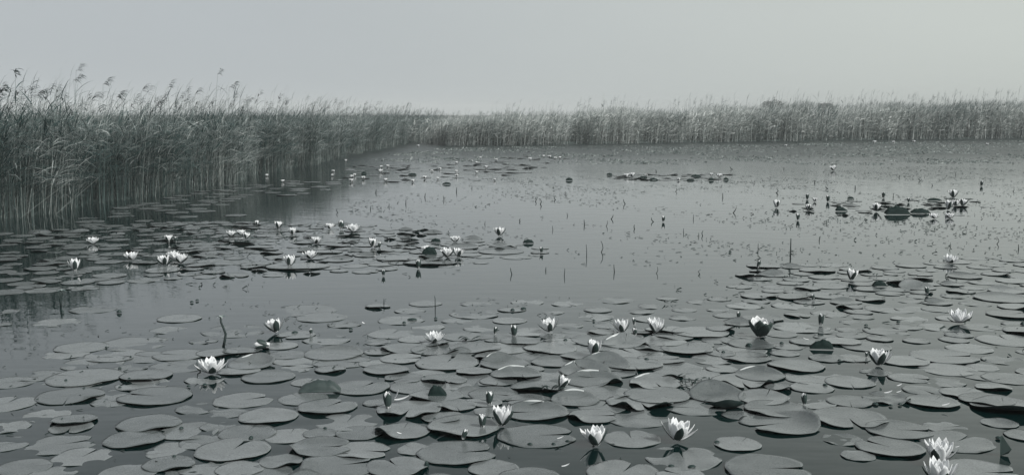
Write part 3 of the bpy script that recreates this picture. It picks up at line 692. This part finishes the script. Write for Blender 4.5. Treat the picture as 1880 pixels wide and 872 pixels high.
# second strip y 560..705
P(8,572,52); P(4,596,34); P(105,592,84); P(172,568,84); P(245,631,126,15); P(150,638,96); P(120,650,84); P(170,668,112); P(72,690,84); P(20,702,90); P(108,700,62); P(212,652,112,340)
P(280,655,100,165); P(330,672,112); P(155,693,138,None,[(320,20,.010)]); P(268,691,94,None,[(270,40,.014)]); P(262,706,96,165); P(155,709,68); P(330,652,96,170)
P(430,608,118,10); P(398,649,74,None,[(300,35,.010)]); P(443,645,68,None,[(270,60,.010)]); P(515,635,66,None,[(215,20,.022)]); P(528,652,72); P(612,650,108,None,[(85,50,.018)]); P(543,662,84)
P(462,669,88,None,[(75,60,.030),(0,30,.014)],state='curled'); P(438,681,78,None,[(285,50,.010)]); P(492,692,98); P(546,676,62,10); P(626,664,106,350); P(606,679,58,None,[(310,40,.010)]); P(376,697,72,140)
P(600,624,88); P(590,583,94); P(632,596,62); P(560,570,120); P(310,606,70); P(330,585,80)
P(736,588,86); P(872,577,92,0); P(838,589,58,270); P(935,589,64); P(718,613,88,70); P(740,640,86,None,[(212,30,.026)],state='raised'); P(800,643,92,None,[(322,22,.024)]); P(737,659,80,10); P(820,667,118,75,[(60,30,.02)])
P(690,668,62); P(655,648,52); P(872,640,96,None,NR); P(925,640,100); P(870,683,66,None,[(270,70,.014)]); P(877,698,92,268); P(925,668,90,None,[(110,40,.032)],state='curled'); P(948,689,94,None,[(95,50,.026),(275,50,.024)],state='curled')
P(850,618,80); P(975,610,80); P(905,655,70,None,NL); P(915,700,70); P(905,725,90,340,[(85,40,.014)])
P(1045,598,54); P(1100,625,104,265); P(1146,631,82,None,[(85,50,.036),(330,25,.02)],state='curled'); P(1010,640,100,None,[(230,40,.014)]); P(1165,650,104,120); P(1070,656,84,None,[(225,40,.022)],state='raised')
P(1108,671,98,None,[(80,55,.040)],state='curled'); P(1074,682,96,None,[(85,60,.030)],state='curled'); P(1090,699,108,None,[(95,60,.028),(312,24,.032)],state='curled'); P(1163,670,110,None,[(275,50,.014)],state='raised')
P(1240,675,100); P(1218,628,84,None,[(90,40,.016)]); P(1262,642,96,None,[(270,60,.010)]); P(1005,690,92); P(985,712,100,None,[(265,50,.030)],state='raised'); P(1015,665,80,None,[(90,40,.014)]); P(1040,712,60)
P(1285,611,104,None,[(265,40,.008)]); P(1320,625,66,280); P(1400,585,76,None,[(265,50,.006)]); P(1470,601,104); P(1508,607,58); P(1380,632,86); P(1362,643,92,10); P(1370,656,92,0,[(230,30,.010)]); P(1310,660,84)
P(1462,672,104,None,[(225,40,.016)]); P(1518,658,66,None); P(1565,658,64); P(1498,694,116,110); P(1395,690,92,None,[(80,50,.026)],state='curled'); P(1362,702,118,270,[(225,24,.030),(318,28,.034)],state='raised'); P(1428,713,50,None,[(300,30,.02)])
P(1635,567,94); P(1725,568,66); P(1855,578,84,20,[(265,50,.006)]); P(1725,601,78); P(1628,608,84,350); P(1850,625,110,90); P(1660,663,90,None,[(280,40,.006)]); P(1733,655,120,0); P(1842,661,78); P(1740,678,104)
P(1668,694,74,330); P(1608,684,58,200); P(1735,702,74); P(1850,695,90); P(1780,640,84); P(1545,628,70,None,[(270,60,.006)]); P(1590,636,90); P(1800,690,70); P(1560,702,90); P(1870,595,60)
# distinctive single leaves of the middle distance
P(750,444,42,None,[(300,50,.030)],.7,state='dark',top=1); P(651,434,22,None,[(270,80,.03)],.6,state='dark',top=1); P(1683,528,66,None,[(95,60,.040)],state='curled'); P(1655,519,54,None,[(260,60,.03)],state='raised')
P(1420,505,54,None,[(85,50,.03)],state='curled'); P(1500,497,66,None,[(270,60,.02)],state='raised'); P(1770,508,64,None,[(90,60,.02)]); P(1520,525,74); P(1690,569,90); P(1840,548,100,None,[(90,50,.02)])
P(790,483,100,None,[(270,60,.022)],.8,state='raised'); P(545,490,120,None,[(265,70,.014)],.8,state='raised'); P(920,462,84,None,[(90,60,.022)],state='curled'); P(850,455,60,None,[(90,60,.026)],state='curled')
P(445,448,46,None,[(270,70,.028)],.7,state='dark',top=1); P(730,475,80,None,[(270,60,.014)]); P(620,452,50,None,[(250,60,.02)]); P(475,455,54,None,[(270,60,.02)],state='raised'); P(600,463,60,None,[(270,60,.016)])

hand = len(PADS)
rp = random.Random(77)
def inside(poly, x, y):
    c = False; j = len(poly) - 1
    for i in range(len(poly)):
        xi, yi = poly[i]; xj, yj = poly[j]
        if (yi > y) != (yj > y) and x < (xj - xi) * (y - yi) / (yj - yi) + xi: c = not c
        j = i
    return c
PW = [(p['px'], p['py'], p['w'] * mpp(ground(p['px'], p['py'])) / 2, ground(p['px'], p['py'])) for p in PADS]
def fill(poly, target, rmin, rmax, overlap, liftp, tries=30, asp=(.85, 1.0)):
    """scatter pads on the water inside an outline seen in the photo, at even spacing on the water itself"""
    G = [ground(*q) for q in poly]; xs = [g.x for g in G]; ys = [g.y for g in G]; gp = [(g.x, g.y) for g in G]
    n = 0; t = 0
    while n < target and t < target * tries:
        t += 1; x, y = rp.uniform(min(xs), max(xs)), rp.uniform(min(ys), max(ys))
        if not inside(gp, x, y): continue
        r = rp.uniform(rmin, rmax); g = Vector((x, y, 0))
        if any((q[3] - g).length < (q[2] + r) * overlap for q in PW): continue
        px, py = proj(g); m = mpp(g)
        if px < -30 or px > 1910 or py > 900: continue
        lf = []; st = 'flat'
        if rp.random() < liftp:
            az = rp.choice((270, 250, 290, 90, 80, 225, 315)); lf = [(az, rp.uniform(25, 60), rp.uniform(.010, .030))]; st = 'raised' if az > 180 else 'curled'
        PADS.append(dict(px=px, py=py, w=2 * r / m, notch=rp.choice((None, rp.uniform(0, 360), rp.uniform(0, 360))), lifts=lf, asp=rp.uniform(*asp), rot=rp.uniform(0, 180), state=st, label=None, wave=rp.uniform(.0006, .002), top=None))
        PW.append((px, py, r, g)); n += 1
LEFT_MID = [(0, 428), (120, 418), (330, 408), (500, 408), (660, 412), (760, 428), (900, 440), (1000, 456), (980, 474), (780, 496), (600, 505), (430, 508), (260, 520), (120, 540), (0, 558)]
fill(LEFT_MID, 260, .07, .15, .80, .22)
fill([(260, 408), (700, 412), (960, 450), (860, 490), (560, 500), (330, 480)], 110, .05, .12, .55, .5)
fill([(1375, 492), (1440, 482), (1640, 490), (1700, 478), (1900, 470), (1900, 565), (1370, 565), (1350, 530)], 130, .09, .16, .82, .30)
fill([(1340, 560), (1900, 560), (1900, 720), (1250, 720)], 34, .08, .14, .85, .15)
fill([(680, 625), (1340, 600), (1340, 745), (1040, 765), (820, 780), (700, 700)], 90, .08, .14, .66, .30)
fill([(220, 610), (680, 600), (680, 700), (120, 720)], 4, .08, .14, .85, .1)
fill([(0, 700), (560, 735), (560, 890), (0, 890)], 8, .09, .14, .85, .1)
fill([(560, 780), (900, 850), (860, 890), (540, 890)], 12, .09, .13, .85, .1)
fill([(420, 340), (640, 326), (600, 352), (430, 372), (440, 398), (230, 420), (60, 424), (150, 398)], 58, .12, .19, 1.02, .02)
fill([(600, 560), (1350, 545), (1350, 600), (640, 625)], 26, .08, .14, 1.05, .05)
fill([(1410, 372), (1780, 364), (1850, 388), (1790, 400), (1480, 398)], 40, .07, .13, .9, .6)
fill([(640, 305), (930, 288), (1040, 286), (1050, 294), (920, 332), (700, 336), (610, 328)], 120, .10, .19, .75, .6)
fill([(1130, 318), (1340, 320), (1340, 333), (1130, 330)], 34, .12, .2, .7, .7)
fill([(1590, 258.5), (1850, 259.5), (1850, 270), (1590, 266)], 26, .15, .3, .9, .1)

def pad_geo(p, nr=6, ns=36):
    g = ground(p['px'], p['py']); m = mpp(g); Rr = p['w'] * m / 2; rnd = random.Random(int(p['px'] * 13 + p['py'] * 7))
    notch = p['notch']; na = R(notch) if notch is not None else rnd.uniform(0, 6.28); gap = R(7) if notch is not None else R(1.2)
    f1, f2, f3 = rnd.uniform(0, 6.28), rnd.uniform(0, 6.28), rnd.uniform(0, 6.28)
    rot = R(p['rot']); c, s = math.cos(rot), math.sin(rot); asp = p['asp']
    top, bot = [], []; lf = [(R(a), R(wd), h * (0.72 if p['state'] != 'dark' and h < .03 else 1)) for a, wd, h in p['lifts']]
    rim = rnd.uniform(-.0008, .002)
    for i in range(nr + 1):
        r = (i / nr) ** 0.75
        for j in range(ns + 1):
            u = j / ns; th = na + gap * (0.3 + .7 * r) + u * (2 * math.pi - 2 * gap * (0.3 + .7 * r))
            edge = min(u, 1 - u) * 2 * math.pi
            rr = Rr * r * (1 + .018 * math.sin(3 * th + f1) + .012 * math.sin(7 * th + f2) + 0.008 * math.sin(13 * th + f3) * r)
            if notch is not None: rr *= 1 - .16 * r * math.exp(-(edge / .16) ** 2) + 0.03 * math.exp(-((edge - .35) / .25) ** 2)
            x, y = rr * math.cos(th), rr * math.sin(th)
            if notch is not None: x -= 0; y -= 0
            xa, ya = x * c + y * s, (-x * s + y * c) * asp; x, y = xa * c - ya * s, xa * s + ya * c
            z = p['wave'] * (0.5 * math.sin(x / Rr * 2.6 + f1) + 0.5 * math.sin(y / Rr * 3.1 + f2)) * r
            z += p['wave'] * .8 * math.sin(5 * th + f3) * r ** 4 + rim * r ** 8 
            for a, wd, h in lf:
                dd = (th - a + math.pi) % (2 * math.pi) - math.pi
                k = math.exp(-(dd / wd) ** 2)
                z += h * k * (r ** 3.2 if p['state'] != 'curled' else math.sin(math.pi * min(1.0, r / 1.16) ** 4.5) * 1.1)
                sh = 1 - 0.10 * k * r ** 4 * min(1, h / .03); x *= sh; y *= sh
            q = Vector((x, y, z)); top.append(q); bot.append(q - Vector((0, 0, .0012)))
    V = top + bot; o = len(top); row = ns + 1; Fc, I = [], []
    for i in range(nr):
        for j in range(ns):
            a = i * row + j
            Fc.append((a, a + row, a + row + 1, a + 1)); I.append(0)
            Fc.append((o + a, o + a + 1, o + a + row + 1, o + a + row)); I.append(1)
    for j in range(ns):
        a = nr * row + j; Fc.append((a, o + a, o + a + 1, a + 1)); I.append(2)
    return V, Fc, I, g
# the largest 290 in the photo are single objects, the rest one joined sheet of pads
order = sorted(range(len(PADS)), key=lambda i: -(PADS[i]['w'] + (1000 if PADS[i]['label'] or PADS[i]['top'] else 0)) * (0.001 if not (-20 < PADS[i]['px'] < 1900 and PADS[i]['py'] < 885) else 1))
single = set(order[:290]); rest = []
KEY = [f for f in FLOWERS if f[2] >= 8 and 'tiny white lily' not in f[3]]
labels = {}
for i in sorted(single, key=lambda i: -PADS[i]['w']):
    p = PADS[i]; best = None
    for k, (fx, fy, fw, fl_) in enumerate(KEY):
        dx, dy = p['px'] - fx, (p['py'] - fy) * 2.2; d = math.hypot(dx, dy)
        if best is None or d < best[0]: best = (d, k, dx, dy)
    d, k, dx, dy = best
    dr = ('right of' if dx > 0 else 'left of') if abs(dx) > abs(dy) else ('in front of' if dy > 0 else 'behind')
    dia = p['w'] * mpp(ground(p['px'], p['py']))
    size = 'small' if dia < .205 else ('broad' if dia > .275 else 'middling')
    st = {'flat': 'flat', 'raised': 'raised', 'curled': 'upcurled', 'dark': 'dark', 'crumpled': 'crumpled'}[p['state']]
    head = f"{size} {st} {'notched ' if p['notch'] is not None else ''}pad"
    labels.setdefault((k, dr, head), []).append((d, i))
ORD = ['nearest', 'second', 'third', 'fourth', 'fifth', 'sixth', 'seventh', 'eighth', 'ninth', 'tenth', 'eleventh', 'twelfth', 'thirteenth', 'fourteenth', 'fifteenth', 'sixteenth', 'seventeenth', 'eighteenth', 'nineteenth', 'twentieth']
BAD = ('a', 'the', 'with', 'of', 'in', 'to', 'on', 'at', 'by', 'its', 'and', 'two', 'between', 'beside', 'behind', 'from', 'among', 'near', 'showing')
def fit(head, ref):
    ref = ref.split(',')[0].split()
    while len((head + ' ' + ' '.join(ref)).split()) > 16 or ref[-1] in BAD: ref = ref[:-1]
    return head + ' ' + ' '.join(ref)
PLAB = {}
for (k, dr, hd), L_ in labels.items():
    for n_, (d, i) in enumerate(sorted(L_)): PLAB[i] = fit(f"{hd}, {ORD[min(n_, 19)]} {dr} the", KEY[k][3])
def near_labels(items, noun):
    D = {}
    for o, x, y in items:
        d, k, dx, dy = min((math.hypot(x - f[0], (y - f[1]) * 2.2), k, x - f[0], (y - f[1]) * 2.2) for k, f in enumerate(KEY))
        dr = ('right of' if dx > 0 else 'left of') if abs(dx) > abs(dy) else ('in front of' if dy > 0 else 'behind')
        D.setdefault((k, dr), []).append((d, o.name, o))
    for (k, dr), L_ in D.items():
        for n_, (d, nm_, o) in enumerate(sorted(L_, key=lambda q: q[0])): o['label'] = fit(f"{noun}, {ORD[min(n_, 19)]} {dr} the", KEY[k][3])
def glint_strip(p, o):
    """pale raised strip that paints a highlight along the curled far rim"""
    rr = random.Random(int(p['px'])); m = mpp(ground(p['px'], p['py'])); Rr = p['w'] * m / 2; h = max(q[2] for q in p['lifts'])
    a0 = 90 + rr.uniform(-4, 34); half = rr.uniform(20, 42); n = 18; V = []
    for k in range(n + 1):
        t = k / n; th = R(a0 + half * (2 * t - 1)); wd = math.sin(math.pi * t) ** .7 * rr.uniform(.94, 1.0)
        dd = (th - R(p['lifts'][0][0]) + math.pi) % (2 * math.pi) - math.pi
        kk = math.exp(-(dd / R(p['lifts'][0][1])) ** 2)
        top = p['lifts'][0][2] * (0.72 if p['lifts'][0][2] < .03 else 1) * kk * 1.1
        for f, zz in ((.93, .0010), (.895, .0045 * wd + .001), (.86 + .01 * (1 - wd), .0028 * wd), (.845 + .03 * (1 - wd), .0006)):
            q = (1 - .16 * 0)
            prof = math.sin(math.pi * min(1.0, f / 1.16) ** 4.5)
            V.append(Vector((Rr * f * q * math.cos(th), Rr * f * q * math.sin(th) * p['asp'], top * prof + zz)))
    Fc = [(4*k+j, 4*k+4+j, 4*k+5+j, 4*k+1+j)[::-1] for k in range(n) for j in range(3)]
    obj('glint_strip', mesh('glint_strip', V, Fc, [M_GLINT]), o)
for i, p in enumerate(PADS):
    on_dark = p['top'] == 1
    # pads lap over one another like tiles: every pad lies at a level of its own
    z = 0.0014 + 0.0034 * ((i * 0.6180339) % 1.0) + (0.0022 if p['lifts'] else 0)
    if not p['lifts'] and not on_dark and (i * 0.7548) % 1.0 < (0.75 if (p['px'] < 420 and p['py'] > 560) or (p['py'] < 610 and p['py'] > 540) else 0.22):
        z = 0.0003 + 0.0006 * ((i * 0.37) % 1.0); p['wave'] = 0.0026     # half awash: the water runs over its lower parts
    if i in single:
        V, Fc, I, g = pad_geo(p, 9, 48)
        o = obj('lily_pad', mesh('lily_pad', V, Fc, [M_BLACK if on_dark else M_PAD, M_UNDER, M_EDGE], I), None, (g.x, g.y, z))
        tag(o, p['label'] or PLAB[i], 'lily pad', 'lily pads floating on the pond')
        if p['state'] == 'curled' and i < hand and p['py'] > 600: glint_strip(p, o)
    else:
        V, Fc, I, g = pad_geo(p, 4, 22); rest.append(([v + Vector((g.x, g.y, z)) for v in V], Fc, I))
V, Fc, I = merge(rest)
tag(obj('lily_pads', mesh('lily_pads', V, Fc, [M_PAD, M_UNDER, M_EDGE], I)), 'many small far lily pads spread flat over the water', kind='stuff')
print('PADS', len(PADS), 'hand', hand)

# ------------------------------------------------------------------ curled and folded leaves that stand up
def arched_leaf(px, py, wpx, hpx, label, rot=0, skew=0.0, top=None, depth=.5, dark=True):
    """leaf bowed up into a shell open to the far side: real thickness, stands on the water"""
    g = ground(px, py); m = mpp(g); Wd, H = wpx * m, hpx * m * 1.02
    nu, nv = 18, 7; V = []
    for i in range(nu + 1):
        u = i / nu * 2 - 1
        hh = H * max(0.02, (1 - abs(u) ** 2.2)) ** .62 * (1 + skew * u) * (1 + .07 * math.sin(9 * u + px) + .05 * math.sin(23 * u + py))
        for j in range(nv + 1):
            v = j / nv
            x = u * Wd / 2; a = v * math.pi * .55
            V.append(Vector((x, -depth * Wd * .22 + Wd * depth * .45 * (1 - math.cos(a)), hh * math.sin(min(a, math.pi/2)) + .003)))
    n1 = len(V); V += [v + Vector((0, .003, -.002)) for v in V]
    Fc, I = [], []; row = nv + 1
    for i in range(nu):
        for j in range(nv):
            a = i * row + j; Fc.append((a, a + row, a + row + 1, a + 1)[::-1]); I.append(0); Fc.append((n1 + a, n1 + a + row, n1 + a + row + 1, n1 + a + 1)); I.append(1)
        a = i * row; Fc.append((a, n1 + a, n1 + a + row, a + row)); I.append(0)
        a = i * row + nv; Fc.append((a, a + row, n1 + a + row, n1 + a)); I.append(0)
    o = obj('curled_pad', mesh('curled_pad', V, Fc, [M_BLACK if dark else M_SHADE, M_UNDER], I), None, (g.x, g.y, 0.003), (0, 0, R(rot)))
    tag(o, label, 'lily pad', 'curled lily leaves standing above the water'); return o
arched_leaf(1648, 394, 46, 14, 'black domed pad like a turtle shell in the far right patch')
arched_leaf(587, 720, 76, 18, 'long grey leaf arched out of open water, left foreground', 4, .1, dark=False)
arched_leaf(1508, 641, 42, 14, 'dark curled leaf with a white tip, left of the flat right pads', -8, .35)
arched_leaf(803, 728, 34, 17, 'dark tent shaped leaf above the double lobed pad', 0, -.25)
arched_leaf(788, 468, 28, 13, 'domed dark pad with a lily peeping out at its left', 0, .1)
arched_leaf(1045, 332, 13, 5, 'small dark dome far out at the picture centre')
for (x, y, w_, h_) in [(1119,322,11,5),(1278,325,18,5),(1268,332,14,4),(1333,331,10,6),(1200,331,16,4),(1306,332,10,7),(757,322,16,5),(820,339,16,5),(668,320,10,6),(1181,327,14,4)]:
    arched_leaf(x, y, w_, h_ * .7, 'small dark raised leaf far out on the bright water')['group'] = 'far dark leaves'
rank_group('far dark leaves', 'small dark raised leaf', 'of those far out on bright water')
arched_leaf(1615, 526, 26, 9, 'small black raised leaf left of the domed right pad'); arched_leaf(1545, 388, 22, 7, 'dark flapped leaf left of the turtle shell pad', 0, -.4)
arched_leaf(1690, 392, 36, 8, 'low dark leaf right of the turtle shell pad'); arched_leaf(1562, 366, 0.1 + 12, 4, 'thin dark leaf edge at the far patch rear'); arched_leaf(1716, 369, 26, 4, 'long thin dark leaf edge behind the two open lilies')
arched_leaf(970, 447, 20, 6, 'low leaf hump near the right end of the left patch'); arched_leaf(800, 445, 18, 6, 'small dark leaf hump behind the pair of lilies')
# folded triangular leaf, bottom right
g = ground(1843, 838); m = mpp(g)
tri = [(-7, 0, 0), (-9, 0, 36), (-4, 3, 38), (14, 1, 12), (12, 8, 2), (-2, 10, 0)]
Vt = [Vector((a * m, b * m, c * m)) for a, b, c in tri]; Vt += [v + Vector((.002, .004, 0)) for v in Vt]
Ft = [(0, 3, 2, 1), (0, 5, 4, 3), (6, 7, 8, 9), (6, 9, 10, 11), (0, 1, 7, 6), (1, 2, 8, 7), (2, 3, 9, 8), (3, 4, 10, 9), (4, 5, 11, 10), (5, 0, 6, 11)]
tag(obj('folded_leaf', mesh('folded_leaf', Vt, Ft, [M_SEPAL], smooth=False), None, (g.x, g.y, .003)), 'dark folded leaf standing up like a small sail, bottom right', 'leaf')
# rotting tangle between central pads
r = random.Random(9); parts = []
g = ground(1272, 705); m = mpp(g)
for k in range(34):
    c = Vector((r.uniform(-28, 28) * m, r.uniform(-14, 14) * m * 1.5, r.uniform(0, 7) * m)); s = r.uniform(3, 7) * m
    v, q = ribbon(c, r.uniform(0, 6.28), r.uniform(-.3, .8), s * 2.4, s * 1.1, r.uniform(0, 2), 3, r); parts.append((v, q, 0))
V, Fc, I = merge(parts); tag(obj('rotting_leaves', mesh('rotting_leaves', V, Fc, [M_DARK], I), None, (g.x, g.y, .012)), 'black tangle of rotting leaves between pads, right of centre', kind='stuff')
def dead_leaf(px, py, wpx, hpx, label, seed):
    r = random.Random(seed); g = ground(px, py); m = mpp(g); parts = []
    for k in range(7):
        u = (k / 6 - .5); v, q = ribbon(((u * wpx * .8) * m, r.uniform(-2, 4) * m, r.uniform(0, .3) * hpx * m), r.gauss(0, .5) + (math.pi if r.random() < .3 else 0), r.uniform(.2, 1.1), wpx * .45 * m, wpx * .2 * m, r.uniform(.8, 2.2), 4, r); parts.append((v, q, 0))
    V, Fc, I = merge(parts); tag(obj('dead_leaf', mesh('dead_leaf', V, Fc, [M_DARK], I), None, (g.x, g.y, .008)), label, 'dead leaf')
dead_leaf(1012, 718, 44, 18, 'dark crumpled leaf rising beside the crumpled small lily', 1)
dead_leaf(855, 628, 36, 10, 'dark withered leaf on the water, right of the low spread lily', 2)
dead_leaf(1228, 558, 24, 5, 'thin dark withered strip floating in open water', 3)
dead_leaf(1190, 653, 16, 6, 'small dark leaf scrap on the central pads', 4)

# ------------------------------------------------------------------ stems
NEARLAB = []
def stem(px, py, pts, rpx, label, group=None, name='weed_shoot', head=None):
    """pts: (dx,dz,dy) pixel offsets from the foot"""
    g = ground(px, py); m = mpp(g)
    P3 = [(a * m, c * m, b * m) for a, b, c in pts]; n = len(P3)
    V, Fc = tube(P3, [rpx * m * (1 - .35 * i / (n - 1)) for i in range(n)], 7)
    if head:
        t = empty(name, (g.x, g.y, -.002)); obj('stalk', mesh('stalk', V, Fc, [M_STEM]), t); r = random.Random(int(px))
        parts = []
        for k in range(head):
            a = k * 2 * math.pi / head
            v, q = ribbon(P3[-1], a, 1.1, 13 * m, 6 * m, 2.6, 5, r); parts.append((v, q, 0))
        V, Fc, I = merge(parts); obj('withered_head', mesh('withered_head', V, Fc, [M_RSTEM]), t)
    else: t = obj(name, mesh(name, V, Fc, [M_STEM]), None, (g.x, g.y, -.002))
    tag(t, label, 'water weed', group); NEARLAB.append((t, px, py)) if group else None; return t
stem(410, 636, [(0, 0, 0), (3, 12, 0), (5, 24, 0), (1, 36, 0), (-3, 46, 0), (-3, 54, 0)], 2.6, 'thick curved stem with curled withered head rising from open water', head=6)
stem(112, 561, [(0, 0, 0), (-1, 9, 0), (0, 18, 0), (1, 26, 0)], 2.0, 'short dark stem with ragged head near the left edge', head=4)
stem(1451, 475, [(0, 0, 0), (0, 14, 0), (0, 28, 0), (0, 38, 0)], 1.3, 'straight dark stick standing alone in bright water, right of centre')
stem(368, 682, [(0, 0, 0), (-1, 3, 0), (-5, 5, 0), (-6, 18, 0)], 1.5, 'hooked dark stem left of the lily with a drooping petal')
stem(1104, 463, [(0, 0, 0), (3, 8, 0), (2, 15, 0), (-1, 21, 0)], .8, 'thin curved stem in the middle of the open water')
stem(1077, 470, [(0, 0, 0), (0, 12, 0), (-1, 22, 0)], .7, 'thin straight stem left of the thin curved stem')
stem(705, 560, [(0, 0, 0), (0, 12, 0)], 1.0, 'short pin like stem in open water left of centre'); stem(799, 566, [(0, 0, 0), (0, 18, 0), (-1, 24, 0)], .8, 'thin pin like stem in open water, right of the short pin')
stem(1390, 500, [(0, 0, 0), (1, 8, 0)], 1.6, 'stubby stem under the curled dark bud')
rs = random.Random(21)
SPOT = [(680,383),(714,378),(620,388),(865,345),(838,350),(955,405),(1015,420),(922,440),(1042,395),(1073,410),(1113,412),(1122,400),(1165,418),(1200,405),(1255,425),(1273,400),(1283,432),(1290,430),(1327,360),(1346,388),(1240,350),(1148,372),(1037,356),(1020,365),(992,372),(983,368),
        (1036,502),(1205,498),(1128,495),(1002,495),(940,500),(1285,500),(890,410),(1745,452),(1518,408),(1504,440),(1690,330),(1650,325),(1712,340),(1640,360),(1570,345),(1860,350),(1425,352),(1520,345),(1495,335),(1755,320),(1870,455),(1392,455),(1830,445),(780,360),(745,372),(815,365),(690,352),(1440,310),(1345,310),(1205,315),(1860,300)]
for (x, y) in SPOT:
    h = rs.uniform(4, 10) * (y - 208) / 200 + 1.5; b = rs.uniform(-4, 4)
    pts = [(0, 0, 0), (b, h * .5, 0), (b * rs.uniform(-.4, 1.6), h, 0)] if rs.random() < .6 else [(0, 0, 0), (b * .3, h, 0)]
    stem(x, y + h * .3, pts, rs.uniform(.55, .95), 'thin dark plant stem poking out of the open bright water', 'thin stems in the open water')

# small dark bud tips / snails that dot the pads
DOTS = [(461,806,11,6),(346,711,8,4),(376,708,11,4),(941,571,10,5),(742,594,9,4),(800,586,7,4),(1038,626,9,4),(644,606,9,4),(541,612,12,4),(1090,590,6,4),(1375,637,14,8),(1515,709,9,5),(779,694,5,4),(1187,661,9,4),(1328,648,8,4),(121,700,7,4),(154,714,5,3),(240,657,5,4),(220,678,8,4),(237,698,7,5),(195,639,5,3),(219,575,9,7),(115,575,7,6),(352,556,8,4),(362,553,7,4),(1541,664,7,5),(783,858,9,14),(1435,632,8,5),(220,713,6,4),(1878,597,12,7),(961,568,14,4),(757,588,18,4),(1232,857,12,4),(1270,858,16,4),(1337,857,8,3),(973,817,10,4),(1016,817,9,4),(1042,812,9,4),(1316,813,12,4),(1607,743,14,4),(1635,746,9,4),(1652,744,8,4),(320,840,7,5),(333,788,9,5),(597,788,8,4),(1590,599,8,4),(1649,593,9,4),(1833,806,14,5)]
DOTL = 'small dark knob on the water among the pads'
def knob(nm):
    V, Fc = [], []; n, k = 8, 4
    for i in range(k + 1):
        a = i / k * math.pi / 2
        for j in range(n): V.append(Vector((.5 * math.cos(a) * math.cos(j * 2 * math.pi / n) * (1 + .1 * math.sin(j * 2.1)), .5 * math.cos(a) * math.sin(j * 2 * math.pi / n), math.sin(a))))
    for i in range(k):
        for j in range(n): Fc.append((i*n+j, i*n+(j+1) % n, (i+1)*n+(j+1) % n, (i+1)*n+j))
    return mesh(nm, V, Fc, [M_UNDER])
near_labels(NEARLAB, 'thin weed shoot')
KM = knob('bud_tip'); KL = []
for (x, y, w_, h_) in DOTS:
    g = ground(x, y); m = mpp(g)
    KL.append((tag(obj('sunken_bud', KM, None, (g.x, g.y, .004), (0, 0, rs.uniform(0, 6)), (w_ * m, w_ * m * .8, h_ * m * .8)), DOTL, 'bud', 'small dark knobs among the pads'), x, y))
near_labels(KL, 'small dark knob')

# ------------------------------------------------------------------ countless scraps of leaf and weed tips on the water
def flecks(name, poly, n, smin, smax, up, label, seed, thin=0.3, mt=None):
    r = np.random.RandomState(seed); gp = [(g.x, g.y) for g in (ground(*q) for q in poly)]
    xs = [a for a, b in gp]; ys = [b for a, b in gp]; P_ = []
    while len(P_) < n:
        x, y = r.uniform(min(xs), max(xs)), r.uniform(min(ys), max(ys))
        if inside(gp, x, y):
            k = math.sin(x * 1.1 + 1.3 * math.sin(y * .5)) * math.sin(y * .8 + x * .3) + math.sin(x * 3.3 + y * 1.9) * .5
            if r.rand() < .28 + .65 * k: P_.append((x, y))
    P_ = np.array(P_); s = r.uniform(smin, smax, n) * r.uniform(.5, 1, n); a = r.normal(0, .6, n) + (r.rand(n) < .3) * r.uniform(0, 3.14, n); h = np.abs(r.normal(0, up, n)) + .002
    # little bent blade of two quads rising out of the water and lying over
    V = np.zeros((n, 6, 3)); ca, sa = np.cos(a), np.sin(a)
    for k, (u, v, z) in enumerate([(-.5, 0, .2), (-.35, thin * .5, .3), (-.35, -thin * .5, .0), (.25, thin * .4, 1.0), (.25, -thin * .4, .6), (.5, 0, .5)]):
        V[:, k, 0] = P_[:, 0] + s * (u * ca - v * sa); V[:, k, 1] = P_[:, 1] + s * (u * sa + v * ca); V[:, k, 2] = .001 + h * z
    o = (np.arange(n) * 6)[:, None]
    Q = np.concatenate([o + np.array([0, 2, 4, 1]), o + np.array([1, 4, 5, 3])], 0)
    me = quadmesh(name, V.reshape(-1, 3), Q, [mt or M_DARK], np.zeros(len(Q))); tag(obj(name, me), label, kind='stuff')
flecks('floating_weed', [(620, 335), (1900, 300), (1900, 470), (1340, 470), (1100, 500), (840, 430), (640, 395)], 3800, .02, .075, .006, 'scattered dark scraps of weed on the open bright water', 1)
flecks('floating_weed', [(820, 272), (1900, 258), (1900, 300), (1500, 304), (700, 300), (640, 292)], 15000, .03, .12, .018, 'dense speckled band of weed in front of the far reeds', 2, .45, M_WEED)
flecks('floating_weed', [(0, 420), (640, 405), (1000, 450), (900, 505), (0, 560)], 450, .02, .07, .012, 'dark leaf scraps among the left middle pads', 3)
flecks('floating_weed', [(1330, 400), (1900, 390), (1900, 720), (1100, 720), (1200, 540)], 420, .02, .06, .010, 'dark leaf scraps among the right pads', 4)
flecks('floating_weed', [(0, 560), (1400, 540), (1400, 880), (0, 880)], 260, .012, .04, .006, 'few dark leaf scraps among the near pads', 5)

# ------------------------------------------------------------------ haze over the marsh
Vh = [(x, y, z) for x in (-420, 420) for y in (-80, 720) for z in (-1.2, 6.5)]
hz = obj('haze', mesh('haze', Vh, [(0, 1, 3, 2), (4, 6, 7, 5), (0, 4, 5, 1), (2, 3, 7, 6), (0, 2, 6, 4), (1, 5, 7, 3)], [], smooth=False))
hm = bpy.data.materials.new('haze'); hm.use_nodes = True; hn = hm.node_tree.nodes; hn.clear()
ho = hn.new('ShaderNodeOutputMaterial'); pv = hn.new('ShaderNodeVolumePrincipled'); pv.inputs['Color'].default_value = (0.97, 1.0, 1.0, 1); pv.inputs['Density'].default_value = 0.0015; pv.inputs['Anisotropy'].default_value = -0.35
hm.node_tree.links.new(pv.outputs[0], ho.inputs['Volume']); hz.data.materials.append(hm); tag(hz, 'thin pale summer haze over the marsh', kind='stuff')
